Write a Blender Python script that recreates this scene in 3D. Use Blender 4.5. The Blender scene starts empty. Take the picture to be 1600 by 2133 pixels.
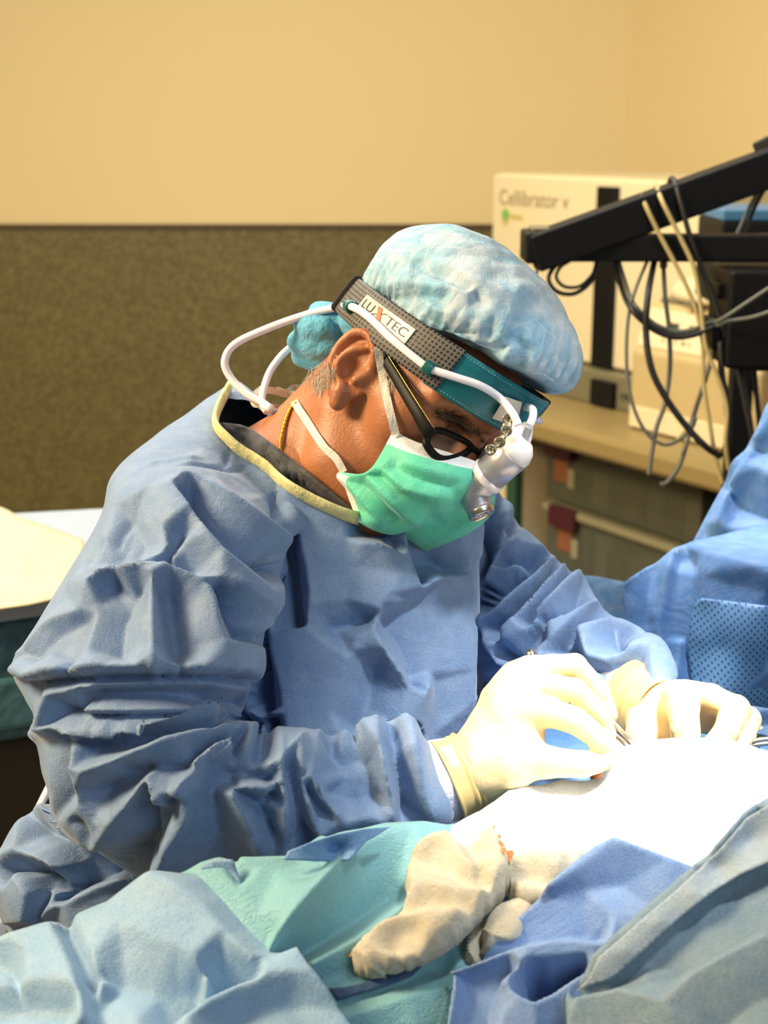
import bpy, bmesh, math, random
import numpy as np
from mathutils import Vector, Matrix
from mathutils.geometry import delaunay_2d_cdt
random.seed(7); rng = np.random.default_rng(7)
SC = bpy.context.scene; COL = SC.collection
# ------------------------------------------------------------------ camera
FPX = 3000.0; CX = 800.0; CY = 1066.5; PITCH = math.radians(15)
cs, sn = math.cos(PITCH), math.sin(PITCH)
CAM = np.array([0, 0, 1.6]); AR = np.array([1.0, 0, 0]); AU = np.array([0, sn, cs]); AF = np.array([0, cs, -sn])
cam_d = bpy.data.cameras.new('camera'); cam = bpy.data.objects.new('camera', cam_d); COL.objects.link(cam)
cam.location = CAM; cam.rotation_euler = (math.radians(75), 0, 0)
cam_d.sensor_fit = 'VERTICAL'; cam_d.sensor_height = 36.0; cam_d.lens = 36.0 * FPX / 2133.0
cam_d.clip_start = 0.05
cam_d.dof.use_dof = True; cam_d.dof.focus_distance = 1.22; cam_d.dof.aperture_fstop = 7.0
SC.camera = cam

def P(px, py, d):
    """point that stands at distance d in front of the camera along the view axis"""
    return CAM + d * (AF + (px - CX) / FPX * AR - (py - CY) / FPX * AU)
def zd(px, py, z):
    return (1.6 - z) / (sn + cs * (py - CY) / FPX)
def Z(px, py, z): return (px, py, zd(px, py, z))
def proj(v):
    v = np.asarray(v, float) - CAM
    d = v @ AF
    return CX + FPX * (v @ AR) / d, CY - FPX * (v @ AU) / d, d

# ------------------------------------------------------------------ objects
WL = {}
def add_me(name, V, Fc, mat, parent=None, smooth=True, origin=None):
    V = np.asarray(V, float)
    if parent is None:
        o0 = np.array([V[:, 0].mean(), V[:, 1].mean(), V[:, 2].min()]) if origin is None else np.asarray(origin, float)
    else:
        o0 = V.mean(0)
    me = bpy.data.meshes.new(name)
    me.from_pydata((V - o0).tolist(), [], [tuple(int(i) for i in f) for f in Fc])
    me.validate(); me.update()
    if smooth:
        me.polygons.foreach_set('use_smooth', [True] * len(me.polygons))
    ob = bpy.data.objects.new(name, me); COL.objects.link(ob)
    if mat is not None: me.materials.append(mat)
    put(ob, o0, parent)
    return ob
def put(ob, world, parent):
    WL[ob.name] = np.asarray(world, float)
    if parent is not None:
        ob.parent = parent; ob.location = WL[ob.name] - WL[parent.name]
    else:
        ob.location = world
def empty(name, loc):
    o = bpy.data.objects.new(name, None); COL.objects.link(o); o.empty_display_size = .05
    put(o, loc, None); return o
def tag(o, label=None, cat=None, group=None, kind=None):
    if label: o['label'] = label
    if cat: o['category'] = cat
    if group: o['group'] = group
    if kind: o['kind'] = kind
    return o

class MB:
    """collects shapes that become one mesh"""
    def __init__(s): s.v = []; s.f = []; s.n = 0
    def add(s, V, Fc):
        V = np.asarray(V, float); s.v.append(V); s.f += [tuple(int(i) + s.n for i in f) for f in Fc]; s.n += len(V); return s
    def build(s, name, mat, parent=None, smooth=True, bevel=0, sub=0, origin=None):
        o = add_me(name, np.vstack(s.v), s.f, mat, parent, smooth, origin)
        if bevel:
            m = o.modifiers.new('bevel', 'BEVEL'); m.width = bevel; m.segments = 3; m.limit_method = 'ANGLE'; m.angle_limit = .6
            m.harden_normals = False
        if sub:
            m = o.modifiers.new('sub', 'SUBSURF'); m.levels = m.render_levels = sub
        return o
    def box(s, c, ax, ay, az):
        c = np.asarray(c, float); ax = np.asarray(ax, float); ay = np.asarray(ay, float); az = np.asarray(az, float)
        V = [c + i * ax + j * ay + k * az for k in (-1, 1) for j in (-1, 1) for i in (-1, 1)]
        return s.add(V, [(0, 2, 3, 1), (4, 5, 7, 6), (0, 1, 5, 4), (2, 6, 7, 3), (0, 4, 6, 2), (1, 3, 7, 5)])
    def tube(s, pts, r, n=10, cap=True, flat=None):
        V, Fc = tube_geo(pts, r, n, cap, flat); return s.add(V, Fc)

def catmull(pts, m=8, closed=False):
    pts = np.asarray(pts, float); N = len(pts); out = []
    rngi = range(N if closed else N - 1)
    for i in rngi:
        if closed: p0, p1, p2, p3 = pts[(i - 1) % N], pts[i], pts[(i + 1) % N], pts[(i + 2) % N]
        else:
            p1, p2 = pts[i], pts[i + 1]
            p0 = pts[i - 1] if i > 0 else 2 * p1 - p2
            p3 = pts[i + 2] if i + 2 < N else 2 * p2 - p1
        for k in range(m):
            t = k / m
            out.append(.5 * ((2 * p1) + (-p0 + p2) * t + (2 * p0 - 5 * p1 + 4 * p2 - p3) * t * t + (-p0 + 3 * p1 - 3 * p2 + p3) * t ** 3))
    if not closed: out.append(pts[-1])
    return np.array(out)
def nrm(v):
    v = np.asarray(v, float); return v / (np.linalg.norm(v) + 1e-12)
def tube_geo(pts, r, n=10, cap=True, flat=None, ref=None):
    """round (or flattened: flat=(wide, thick) factors) tube along a path; r scalar or per point"""
    pts = np.asarray(pts, float); N = len(pts); r = np.broadcast_to(np.asarray(r, float), (N,))
    T = np.gradient(pts, axis=0); T /= np.linalg.norm(T, axis=1)[:, None] + 1e-12
    u = np.cross(T[0], [0, 0, 1] if abs(T[0][2]) < .9 else [1, 0, 0]) if ref is None else np.asarray(ref, float); u = nrm(u - T[0] * (u @ T[0]))
    V = []
    for i in range(N):
        if ref is not None and np.ndim(ref[0] if hasattr(ref, '__len__') else 0) == 0: uu = np.asarray(ref, float)
        else: uu = u
        u = nrm(uu - T[i] * (uu @ T[i])); w = np.cross(T[i], u)
        a, b = (1, 1) if flat is None else flat
        for k in range(n):
            t = 2 * math.pi * k / n
            V.append(pts[i] + r[i] * (a * math.cos(t) * u + b * math.sin(t) * w))
    Fc = [(i * n + k, i * n + (k + 1) % n, (i + 1) * n + (k + 1) % n, (i + 1) * n + k) for i in range(N - 1) for k in range(n)]
    if cap:
        Fc.append(tuple(range(n))[::-1]); Fc.append(tuple((N - 1) * n + k for k in range(n)))
    return np.array(V), Fc
def lathe(prof, org, axis, n=28, ref=None):
    """prof: (along axis, radius)"""
    axis = nrm(axis); u = np.cross(axis, [0, 0, 1] if abs(axis[2]) < .9 else [1, 0, 0]) if ref is None else np.asarray(ref, float)
    u = nrm(u - axis * (u @ axis)); w = np.cross(axis, u); V = []; N = len(prof)
    for a, r in prof:
        for k in range(n):
            t = 2 * math.pi * k / n; V.append(np.asarray(org) + a * axis + r * (math.cos(t) * u + math.sin(t) * w))
    Fc = [(i * n + k, i * n + (k + 1) % n, (i + 1) * n + (k + 1) % n, (i + 1) * n + k) for i in range(N - 1) for k in range(n)]
    Fc.append(tuple(range(n))[::-1]); Fc.append(tuple((N - 1) * n + k for k in range(n)))
    return np.array(V), Fc

# ------------------------------------------------------------------ implicit surfaces
def surface_nets(f, org, h):
    s = f < 0; nx, ny, nz = f.shape
    acc = np.zeros((nx - 1, ny - 1, nz - 1, 3), np.float32); cnt = np.zeros((nx - 1, ny - 1, nz - 1), np.float32)
    def sl(a, c): return a[c[0]:nx - 1 + c[0], c[1]:ny - 1 + c[1], c[2]:nz - 1 + c[2]]
    for ax in range(3):
        for i in (0, 1):
            for j in (0, 1):
                c0 = [0, 0, 0]; o = [k for k in range(3) if k != ax]; c0[o[0]] = i; c0[o[1]] = j
                c1 = list(c0); c1[ax] = 1
                m = sl(s, c0) != sl(s, c1)
                fa = sl(f, c0)[m]; fb = sl(f, c1)[m]
                p = np.zeros((len(fa), 3), np.float32) + np.array(c0, np.float32); p[:, ax] = fa / (fa - fb)
                acc[m] += p; cnt[m] += 1
    act = cnt > 0
    idx = np.full(act.shape, -1, np.int64); idx[act] = np.arange(act.sum())
    ii = np.argwhere(act)
    V = (ii + acc[act] / cnt[act][:, None]) * h + np.asarray(org)
    Q = []
    for ax in range(3):
        o = [(ax + 1) % 3, (ax + 2) % 3]
        a = np.take(s, range(f.shape[ax] - 1), ax); b = np.take(s, range(1, f.shape[ax]), ax)
        e = np.argwhere(a != b); e = e[(e[:, o[0]] > 0) & (e[:, o[1]] > 0) & (e[:, o[0]] < f.shape[o[0]] - 1) & (e[:, o[1]] < f.shape[o[1]] - 1)]
        def cell(d0, d1):
            q = e.copy(); q[:, o[0]] -= d0; q[:, o[1]] -= d1; return idx[q[:, 0], q[:, 1], q[:, 2]]
        q = np.stack([cell(1, 1), cell(0, 1), cell(0, 0), cell(1, 0)], 1)
        fl = ~s[e[:, 0], e[:, 1], e[:, 2]]
        q[fl] = q[fl][:, ::-1]; Q.append(q)
    Q = np.vstack(Q); Q = Q[(Q >= 0).all(1)]
    return V.astype(float), Q
def grid(lo, hi, h):
    n = [int(math.ceil((hi[i] - lo[i]) / h)) + 1 for i in range(3)]
    g = np.meshgrid(*[np.float32(lo[i]) + np.arange(n[i], dtype=np.float32) * np.float32(h) for i in range(3)], indexing='ij')
    return np.stack(g, -1)
def smin(a, b, k):
    if k <= 0: return np.minimum(a, b)
    h = np.clip(.5 + .5 * (b - a) / k, 0, 1); return b + (a - b) * h - k * h * (1 - h)
def smax(a, b, k): return -smin(-a, -b, k)
def capsule(p, a, b, ra, rb=None):
    rb = ra if rb is None else rb
    a = np.asarray(a, np.float32); b = np.asarray(b, np.float32); ab = b - a
    t = np.clip(((p - a) @ ab) / (ab @ ab + 1e-12), 0, 1)
    d = p - a - t[..., None] * ab
    return np.sqrt((d * d).sum(-1)) - (ra + (rb - ra) * t)
def ellip(p, c, r):
    q = (p - np.asarray(c, np.float32)) / np.asarray(r, np.float32)
    k = np.sqrt((q * q).sum(-1)); return (k - 1) * min(r)
def sph(p, c, r):
    d = p - np.asarray(c, np.float32); return np.sqrt((d * d).sum(-1)) - r
def adj(Q, n):
    Q = np.asarray(Q); E = np.vstack([Q[:, [i, (i + 1) % Q.shape[1]]] for i in range(Q.shape[1])])
    E = np.unique(np.sort(E, 1), axis=0); return E
def lap(V, Q, it=2, lam=.5):
    E = adj(Q, len(V)); deg = np.bincount(E.ravel(), minlength=len(V)).astype(float); deg[deg == 0] = 1
    V = V.copy()
    for _ in range(it):
        S = np.zeros_like(V)
        for k in range(3):
            S[:, k] = np.bincount(E[:, 0], V[E[:, 1], k], len(V)) + np.bincount(E[:, 1], V[E[:, 0], k], len(V))
        V += lam * (S / deg[:, None] - V)
    return V
def vnorm(V, Q):
    Q = np.asarray(Q)
    n = np.cross(V[Q[:, 2]] - V[Q[:, 0]], V[Q[:, -1]] - V[Q[:, 1]]) if Q.shape[1] == 4 else np.cross(V[Q[:, 1]] - V[Q[:, 0]], V[Q[:, 2]] - V[Q[:, 0]])
    N = np.zeros_like(V)
    for i in range(Q.shape[1]):
        for k in range(3): N[:, k] += np.bincount(Q[:, i], n[:, k], len(V))
    return N / (np.linalg.norm(N, axis=1)[:, None] + 1e-12)

def sil_tube(secs, n=40, m=10, pw=2.4):
    """closed loft: every section is (ax,ay, bx,by, distance, half depth): the two outer points of the limb and how deep it is"""
    S = catmull(np.array(secs, float), m); V = []
    for ax, ay, bx, by, d, th in S:
        A = P(ax, ay, d); B = P(bx, by, d); c = (A + B) / 2; u = (B - A) / 2; w = nrm(c - CAM) * th
        for k in range(n):
            t = 2 * math.pi * k / n; ct, st = math.cos(t), math.sin(t)
            V.append(c + np.sign(ct) * abs(ct) ** (2 / pw) * u + np.sign(st) * abs(st) ** (2 / pw) * w)
    N = len(S)
    Fc = [(i * n + k, i * n + (k + 1) % n, (i + 1) * n + (k + 1) % n, (i + 1) * n + k) for i in range(N - 1) for k in range(n)]
    Fc.append(tuple(range(n))[::-1]); Fc.append(tuple((N - 1) * n + k for k in range(n)))
    return np.array(V), Fc
def fuse(parts, vox):
    """one closed skin around several overlapping closed shapes"""
    V = []; Fc = []; k = 0
    for v, f in parts:
        V.append(v); Fc += [tuple(i + k for i in q) for q in f]; k += len(v)
    me = bpy.data.meshes.new('tmp'); me.from_pydata(np.vstack(V).tolist(), [], Fc); me.update()
    bm = bmesh.new(); bm.from_mesh(me)
    # every shape wound outwards
    bmesh.ops.recalc_face_normals(bm, faces=bm.faces); bm.to_mesh(me); bm.free()
    ob = bpy.data.objects.new('tmp', me); COL.objects.link(ob)
    m = ob.modifiers.new('r', 'REMESH'); m.mode = 'VOXEL'; m.voxel_size = vox; m.adaptivity = 0
    dg = bpy.context.evaluated_depsgraph_get(); ev = ob.evaluated_get(dg); em = ev.to_mesh()
    n = len(em.vertices); co = np.empty(n * 3); em.vertices.foreach_get('co', co)
    Q = np.array([tuple(p.vertices) for p in em.polygons if len(p.vertices) == 4])
    ev.to_mesh_clear(); bpy.data.objects.remove(ob); bpy.data.meshes.remove(me)
    return co.reshape(-1, 3), Q

# ------------------------------------------------------------------ creases
RS = 2.0; RW, RH = 1000, 1280; ROX, ROY = -200, -200       # working map covers the frame and a margin
def gblur(a, sg):
    r = int(3 * sg + 1); k = np.exp(-.5 * (np.arange(-r, r + 1) / sg) ** 2); k /= k.sum()
    for ax in (0, 1):
        p = np.pad(a, [(r, r) if i == ax else (0, 0) for i in (0, 1)], mode='edge')
        a = sum(k[i] * np.take(p, range(i, i + a.shape[ax]), ax) for i in range(2 * r + 1))
    return a
def tin(pts, vals, sg=1.5):
    """heights given at points, flat facets in between"""
    pts = np.asarray(pts, float); vals = np.asarray(vals, float)
    _, i = np.unique(np.round(pts / 3).astype(int), axis=0, return_index=True); pts = pts[i]; vals = vals[i]
    r = delaunay_2d_cdt([Vector(p) for p in pts.tolist()], [], [], 0, 1e-5)
    vs = np.array([tuple(v) for v in r[0]]); src = np.array([o[0] if len(o) else 0 for o in r[3]]); hv = vals[src]
    M = np.zeros((RH, RW))
    for t in r[2]:
        a, b, c = (vs[k] for k in t); ha, hb, hc = (hv[k] for k in t)
        q = (np.array([a, b, c]) - (ROX, ROY)) / RS
        x0, y0 = np.floor(q.min(0)).astype(int); x1, y1 = np.ceil(q.max(0)).astype(int) + 1
        x0, y0 = max(x0, 0), max(y0, 0); x1, y1 = min(x1, RW), min(y1, RH)
        if x1 <= x0 or y1 <= y0: continue
        X, Y = np.meshgrid(np.arange(x0, x1), np.arange(y0, y1))
        (ax_, ay_), (bx_, by_), (cx_, cy_) = q
        D = (by_ - cy_) * (ax_ - cx_) + (cx_ - bx_) * (ay_ - cy_)
        if abs(D) < 1e-9: continue
        l0 = ((by_ - cy_) * (X - cx_) + (cx_ - bx_) * (Y - cy_)) / D; l1 = ((cy_ - ay_) * (X - cx_) + (ax_ - cx_) * (Y - cy_)) / D; l2 = 1 - l0 - l1
        m = (l0 > -.01) & (l1 > -.01) & (l2 > -.01)
        M[Y[m], X[m]] = (l0 * ha + l1 * hb + l2 * hc)[m]
    return gblur(M, sg) if sg > 0 else M
def relief(lines, sg=1.5, spacing=110, region=(-150, 350, 1700, 2250), step=14):
    pts = []; vals = []
    for h, pl in lines:
        pl = np.asarray(pl, float)
        if pl.shape[1] == 2: pl = np.column_stack([pl, np.full(len(pl), h)])
        for i in range(len(pl) - 1):
            L = np.hypot(*(pl[i + 1] - pl[i])[:2]); k = max(1, int(L / step))
            for j in range(k): q = pl[i] + (pl[i + 1] - pl[i]) * j / k; pts.append(q[:2]); vals.append(q[2])
        pts.append(pl[-1][:2]); vals.append(pl[-1][2])
    A = np.array(pts)
    x = region[0]
    row = 0
    y = region[1]
    while y <= region[3]:
        x = region[0] + (spacing / 2 if row % 2 else 0)
        while x <= region[2]:
            q = np.array([x, y]) + rng.uniform(-.25, .25, 2) * spacing
            if len(A) == 0 or np.min(np.hypot(*(A - q).T)) > spacing * .55: pts.append(q); vals.append(rng.uniform(-.5, .5))
            x += spacing
        y += spacing * .87; row += 1
    for q in ((-200, -200), (1800, -200), (-200, 2360), (1800, 2360)): pts.append(np.array(q, float)); vals.append(0)
    return tin(np.array(pts), np.array(vals) / 1000, sg)
def strokes(M, lines):
    """narrow creases: (height mm, width px, side, points); side 0 is a groove or ridge, +1/-1 an overlapping fold whose cloth ends at the line"""
    for h, w, side, pl in lines:
        pl = catmull(np.array(pl, float), 5); lo = ((pl.min(0) - w - (ROX, ROY)) / RS).astype(int); hi = ((pl.max(0) + w - (ROX, ROY)) / RS).astype(int) + 1
        X, Y = np.meshgrid(np.arange(lo[0], hi[0]), np.arange(lo[1], hi[1])); x = X * RS + ROX; y = Y * RS + ROY
        best = np.full(X.shape, 1e9); sg = np.zeros(X.shape); par = np.zeros(X.shape); n = len(pl) - 1
        for i in range(n):
            a, b = pl[i], pl[i + 1]; ab = b - a; t = np.clip(((x - a[0]) * ab[0] + (y - a[1]) * ab[1]) / (ab @ ab + 1e-9), 0, 1); d = np.hypot(x - a[0] - t * ab[0], y - a[1] - t * ab[1])
            m = d < best; best[m] = d[m]; sg[m] = np.sign(ab[0] * (y - a[1]) - ab[1] * (x - a[0]))[m]; par[m] = ((i + t) / n)[m]
        k = np.clip(1 - best / w, 0, 1)
        if side: k = k * (sg * side > 0)
        M[lo[1]:hi[1], lo[0]:hi[0]] += h / 1000 * k * np.clip(np.minimum(par, 1 - par) * 5, 0, 1)
    return gblur(M, .6)
def sample(M, px, py):
    x = np.clip((px - ROX) / RS, 0, RW - 1.01); y = np.clip((py - ROY) / RS, 0, RH - 1.01)
    i = x.astype(int); j = y.astype(int); a = x - i; b = y - j
    return (M[j, i] * (1 - a) + M[j, i + 1] * a) * (1 - b) + (M[j + 1, i] * (1 - a) + M[j + 1, i + 1] * a) * b
def front_depth(V, cell=10):
    px, py, d = proj(V); i = ((px + 400) / cell).astype(int); j = ((py + 400) / cell).astype(int)
    W = 260; H = 320; D = np.full((H, W), 9.0); ok = (i >= 0) & (i < W) & (j >= 0) & (j < H)
    np.minimum.at(D, (j[ok], i[ok]), d[ok])
    def f(x, y):
        return D[np.clip(((np.asarray(y) + 400) / cell).astype(int), 0, H - 1), np.clip(((np.asarray(x) + 400) / cell).astype(int), 0, W - 1)]
    return f, px, py, d
def inpoly(px, py, poly):
    poly = np.asarray(poly, float)[:, :2]; ins = np.zeros(np.shape(px), bool); n = len(poly); j = n - 1
    for i in range(n):
        xi, yi = poly[i]; xj, yj = poly[j]
        c = ((yi > py) != (yj > py)) & (px < (xj - xi) * (py - yi) / (yj - yi + 1e-12) + xi); ins ^= c; j = i
    return ins
def crumple(V, scale, amp, seed, k=5):
    """random flat facets, the way stiff non-woven cloth creases"""
    r = np.random.default_rng(seed); out = np.zeros(len(V))
    for _ in range(k):
        d = nrm(r.normal(size=3)); d2 = nrm(r.normal(size=3)); ph = r.uniform(0, 9)
        t = V @ d / scale + .35 * np.sin(V @ d2 / scale * 2.1 + ph) + ph
        out += np.abs((t % 2) - 1) - .5
    return out / k * amp

# ------------------------------------------------------------------ cloth sheets
def sheet(name, outline, ctrl, mat, lines=None, step=8, thick=.0015, parent=None, sg=1.5, spacing=90, rough=0, smoothline=False, cr=None, gain=1.7, flat=0):
    """a sheet of cloth: its edge and some inner points are given with their distance; it is curved smoothly in between and then creased"""
    O = np.asarray(outline, float); C = np.asarray(ctrl, float).reshape(-1, 3)
    if smoothline: O = catmull(O, 6, True)
    K = np.vstack([O[::max(1, len(O) // 90)], C])
    def U(r2): return r2 * np.log(r2 + 1e-9) * .5
    q = K[:, :2] / 1000; n = len(q)
    r2 = ((q[:, None] - q[None]) ** 2).sum(-1)
    A = np.zeros((n + 3, n + 3)); A[:n, :n] = U(r2) + 1e-4 * np.eye(n); A[:n, n] = 1; A[:n, n + 1:] = q; A[n:, :n] = A[:n, n:].T
    w = np.linalg.solve(A, np.concatenate([1 / K[:, 2], [0, 0, 0]]))
    if flat:
        Od = np.vstack([O[i] + (O[(i + 1) % len(O)] - O[i]) * t_ for i in range(len(O)) for t_ in (0, .25, .5, .75)]); MD = tin(np.vstack([Od[:, :2], C[:, :2]]), 1 / np.concatenate([Od[:, 2], C[:, 2]]), 0); cov = MD > 0; MD = gblur(np.where(cov, MD, 0), flat) / np.maximum(gblur(cov.astype(float), flat), 1e-3)
    def depth(xy):
        if flat: return 1 / sample(MD, xy[:, 0], xy[:, 1])
        x = xy / 1000; o = np.empty(len(x))
        for i in range(0, len(x), 4000):
            b = x[i:i + 4000]; o[i:i + 4000] = U(((b[:, None] - q[None]) ** 2).sum(-1)) @ w[:n] + w[n] + b @ w[n + 1:]
        return 1 / o
    B = []
    for i in range(len(O)):
        a, b = O[i, :2], O[(i + 1) % len(O), :2]; k = max(1, int(np.hypot(*(b - a)) / step))
        B += [a + (b - a) * j / k for j in range(k)]
    B = np.array(B)
    x0, y0 = B.min(0); x1, y1 = B.max(0)
    X, Y = np.meshgrid(np.arange(x0, x1, step), np.arange(y0, y1, step * .866)); X = X + (np.arange(len(X)) % 2)[:, None] * step / 2
    G = np.column_stack([X.ravel(), Y.ravel()]); G = G[inpoly(G[:, 0], G[:, 1], B)]
    dm = np.full(len(G), 1e9)
    for b in B: dm = np.minimum(dm, (G[:, 0] - b[0]) ** 2 + (G[:, 1] - b[1]) ** 2)
    G = G[dm > (step * .6) ** 2]; A2 = np.vstack([B, G])
    r = delaunay_2d_cdt([Vector(p) for p in A2.tolist()], [], [list(range(len(B)))], 1, 1e-4)
    xy = np.array([tuple(v) for v in r[0]]); T = np.array([tuple(f) for f in r[2] if len(f) == 3])
    d = depth(xy)
    V = CAM + d[:, None] * (AF + ((xy[:, 0] - CX) / FPX)[:, None] * AR - ((xy[:, 1] - CY) / FPX)[:, None] * AU)
    N = vnorm(V, T)
    if (N * (V - CAM)).sum(1).mean() > 0: T = T[:, ::-1]; N = -N
    h = np.zeros(len(V))
    if lines is not None: h += gain * sample(relief(lines, sg, spacing, (x0, y0, x1, y1)), xy[:, 0], xy[:, 1])
    if cr is not None: h += crumple(V, *cr)
    V = V + N * h[:, None]
    o = add_me(name, V, T, mat, parent)
    if thick:
        m = o.modifiers.new('thick', 'SOLIDIFY'); m.thickness = thick; m.offset = -1
    return o
# ------------------------------------------------------------------ materials
def lin(r, g, b):
    f = lambda c: (c / 255 / 12.92) if c / 255 <= .04045 else ((c / 255 + .055) / 1.055) ** 2.4
    return (f(r), f(g), f(b), 1)
class NT:
    def __init__(s, name):
        s.m = bpy.data.materials.new(name); s.m.use_nodes = True; s.t = s.m.node_tree; s.b = s.t.nodes['Principled BSDF']
        s.co = None
    def n(s, ty, **k):
        o = s.t.nodes.new(ty)
        for a, v in k.items():
            if a in o.inputs: o.inputs[a].default_value = v
            else: setattr(o, a, v)
        return o
    def l(s, a, b): s.t.links.new(a, b)
    def obj(s):
        if s.co is None: s.co = s.n('ShaderNodeTexCoord').outputs['Object']
        return s.co
    def noise(s, scale, detail=4, rough=.5, dist=0):
        o = s.n('ShaderNodeTexNoise', Scale=scale, Detail=detail, Roughness=rough, Distortion=dist); s.l(s.obj(), o.inputs['Vector']); return o.outputs['Fac']
    def vor(s, scale, feature='F1'):
        o = s.n('ShaderNodeTexVoronoi', Scale=scale); o.feature = feature; s.l(s.obj(), o.inputs['Vector']); return o.outputs['Distance']
    def ramp(s, fac, stops):
        o = s.n('ShaderNodeValToRGB'); s.l(fac, o.inputs[0]); e = o.color_ramp.elements
        while len(e) < len(stops): e.new(.5)
        for k, (p, c) in enumerate(stops): e[k].position = p; e[k].color = c if len(c) == 4 else (*c, 1)
        return o.outputs[0]
    def mix(s, fac, a, b, mode='MIX'):
        o = s.n('ShaderNodeMix', data_type='RGBA', blend_type=mode)
        for i, v in ((0, fac), (6, a), (7, b)):
            if hasattr(v, 'is_linked') or hasattr(v, 'links'): s.l(v, o.inputs[i])
            else: o.inputs[i].default_value = v
        return o.outputs[2]
    def bump(s, h, strength=.3, dist=.002, prev=None):
        o = s.n('ShaderNodeBump', Strength=strength, Distance=dist); s.l(h, o.inputs['Height'])
        if prev is not None: s.l(prev, o.inputs['Normal'])
        return o.outputs[0]
    def base(s, c):
        if isinstance(c, (tuple, list)): s.b.inputs['Base Color'].default_value = c
        else: s.l(c, s.b.inputs['Base Color'])
        return s
    def set(s, **k):
        for a, v in k.items(): s.b.inputs[a.replace('_', ' ')].default_value = v
        return s
    def nor(s, x): s.l(x, s.b.inputs['Normal']); return s
def plain(name, c, rough=.5, metal=0, nscale=0, nstr=.1, **k):
    t = NT(name); t.base(c).set(Roughness=rough, Metallic=metal, **k)
    if nscale: t.nor(t.bump(t.noise(nscale, 5), nstr, .002))
    return t.m
def fabric(name, c, c2=None, weave=650, crink=14, cstr=.35, rough=.6, wstr=.25, trans=0, sheen=.25):
    t = NT(name); c2 = c2 or tuple(x * .62 for x in c[:3]) + (1,)
    w = t.vor(weave); col = t.mix(t.ramp(w, [(.15, (0, 0, 0)), (.5, (1, 1, 1))]), c2, c)
    n = t.noise(60, 3); col = t.mix(t.ramp(n, [(.35, (0, 0, 0)), (.7, (1, 1, 1))]), col, t.mix(.05, col, (1, 1, 1, 1)))
    t.base(col).set(Roughness=rough)
    t.b.inputs['Sheen Weight'].default_value = sheen; t.b.inputs['Sheen Roughness'].default_value = .4
    t.b.inputs['Specular IOR Level'].default_value = .35
    b = t.bump(t.noise(crink, 6, .55, .8), cstr, .012)
    b = t.bump(t.vor(crink * 3.2, 'F1'), cstr * .25, .004, b)
    b = t.bump(w, wstr, .0008, b); t.nor(b)
    return t.m
M = {}
M['gown'] = fabric('gown_cloth', lin(114, 143, 184), lin(98, 127, 171))
M['drape'] = fabric('drape_cloth', lin(104, 152, 204), lin(86, 134, 190))
M['drape_blue'] = fabric('periwinkle_drape_cloth', lin(114, 146, 196), lin(98, 130, 182))
M['drape_deep'] = fabric('deep_blue_drape_cloth', lin(66, 116, 172), lin(55, 102, 158))
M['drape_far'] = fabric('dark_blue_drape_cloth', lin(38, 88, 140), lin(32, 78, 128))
M['drape_pale'] = fabric('pale_drape_cloth', lin(136, 172, 206), lin(116, 156, 194), weave=520)
M['drape_grey'] = fabric('grey_blue_drape_cloth', lin(108, 134, 154), lin(92, 120, 142), weave=520)
M['dark_drape'] = fabric('dark_teal_drape_cloth', lin(44, 92, 112), lin(34, 78, 100))
M['navy'] = fabric('navy_cloth', lin(52, 82, 122), lin(40, 66, 104))
M['scrub'] = fabric('charcoal_cotton', lin(44, 47, 55), lin(36, 39, 46), weave=900, crink=20)
M['binding'] = fabric('yellow_binding', lin(222, 216, 150), lin(205, 200, 140), weave=800, crink=60)
M['knit'] = fabric('white_knit', lin(226, 226, 240), lin(200, 200, 222), weave=900, crink=30)
M['strap'] = fabric('white_tie_cloth', lin(232, 226, 214), lin(190, 180, 165), weave=900, crink=40)
# painted wall
t = NT('cream_wall_paint'); n = t.noise(1.1, 2); t.base(t.mix(n, lin(232, 210, 154), lin(237, 216, 162))).set(Roughness=.7)
t.nor(t.bump(t.noise(120, 3), .06, .002)); M['wall'] = t.m
t = NT('brown_speckled_panel'); n = t.ramp(t.noise(85, 4, .65), [(.36, lin(84, 75, 38)), (.5, lin(107, 96, 52)), (.66, lin(130, 118, 72))]); n2 = t.noise(2.0, 3)
t.base(t.mix(t.ramp(n2, [(.3, (0, 0, 0)), (.75, (1, 1, 1))]), n, t.mix(.25, n, lin(84, 76, 46)))).set(Roughness=.55); M['panel'] = t.m
M['rail'] = plain('dark_rail', lin(74, 58, 34), .6)
M['floor'] = plain('grey_vinyl_floor', lin(120, 112, 96), .5, nscale=30)
M['ceiling'] = plain('white_ceiling_tile', lin(225, 220, 205), .8, nscale=40)
M['cream'] = plain('cream_enamel', lin(216, 200, 158), .35, nscale=60, nstr=.03)
M['cream2'] = plain('ivory_plastic', lin(222, 206, 164), .4, nscale=90, nstr=.04)
M['tan'] = plain('tan_plastic', lin(188, 166, 116), .45, nscale=90, nstr=.04)
M['greige'] = plain('grey_enamel', lin(112, 106, 80), .4, nscale=50, nstr=.04)
M['black'] = plain('black_enamel', lin(11, 11, 12), .5, nscale=60, nstr=.05, **{'Specular_IOR_Level': .25})
M['blackrub'] = plain('black_rubber', lin(20, 21, 24), .5, nscale=80, nstr=.05)
M['greyrub'] = plain('grey_rubber', lin(96, 100, 92), .5, nscale=80, nstr=.05)
M['ivrub'] = plain('ivory_rubber', lin(176, 160, 110), .5, nscale=80, nstr=.05)
M['screen'] = plain('dark_display', lin(66, 66, 58), .15, nscale=10, nstr=.02)
M['inktan'] = plain('faded_tan_ink', lin(140, 122, 84), .6)
M['green'] = plain('green_ink', lin(120, 165, 80), .6)
M['ochre'] = plain('ochre_ink', lin(190, 170, 90), .6)
M['bluetop'] = plain('blue_plastic', lin(62, 110, 150), .4, nscale=60, nstr=.05)
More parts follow.
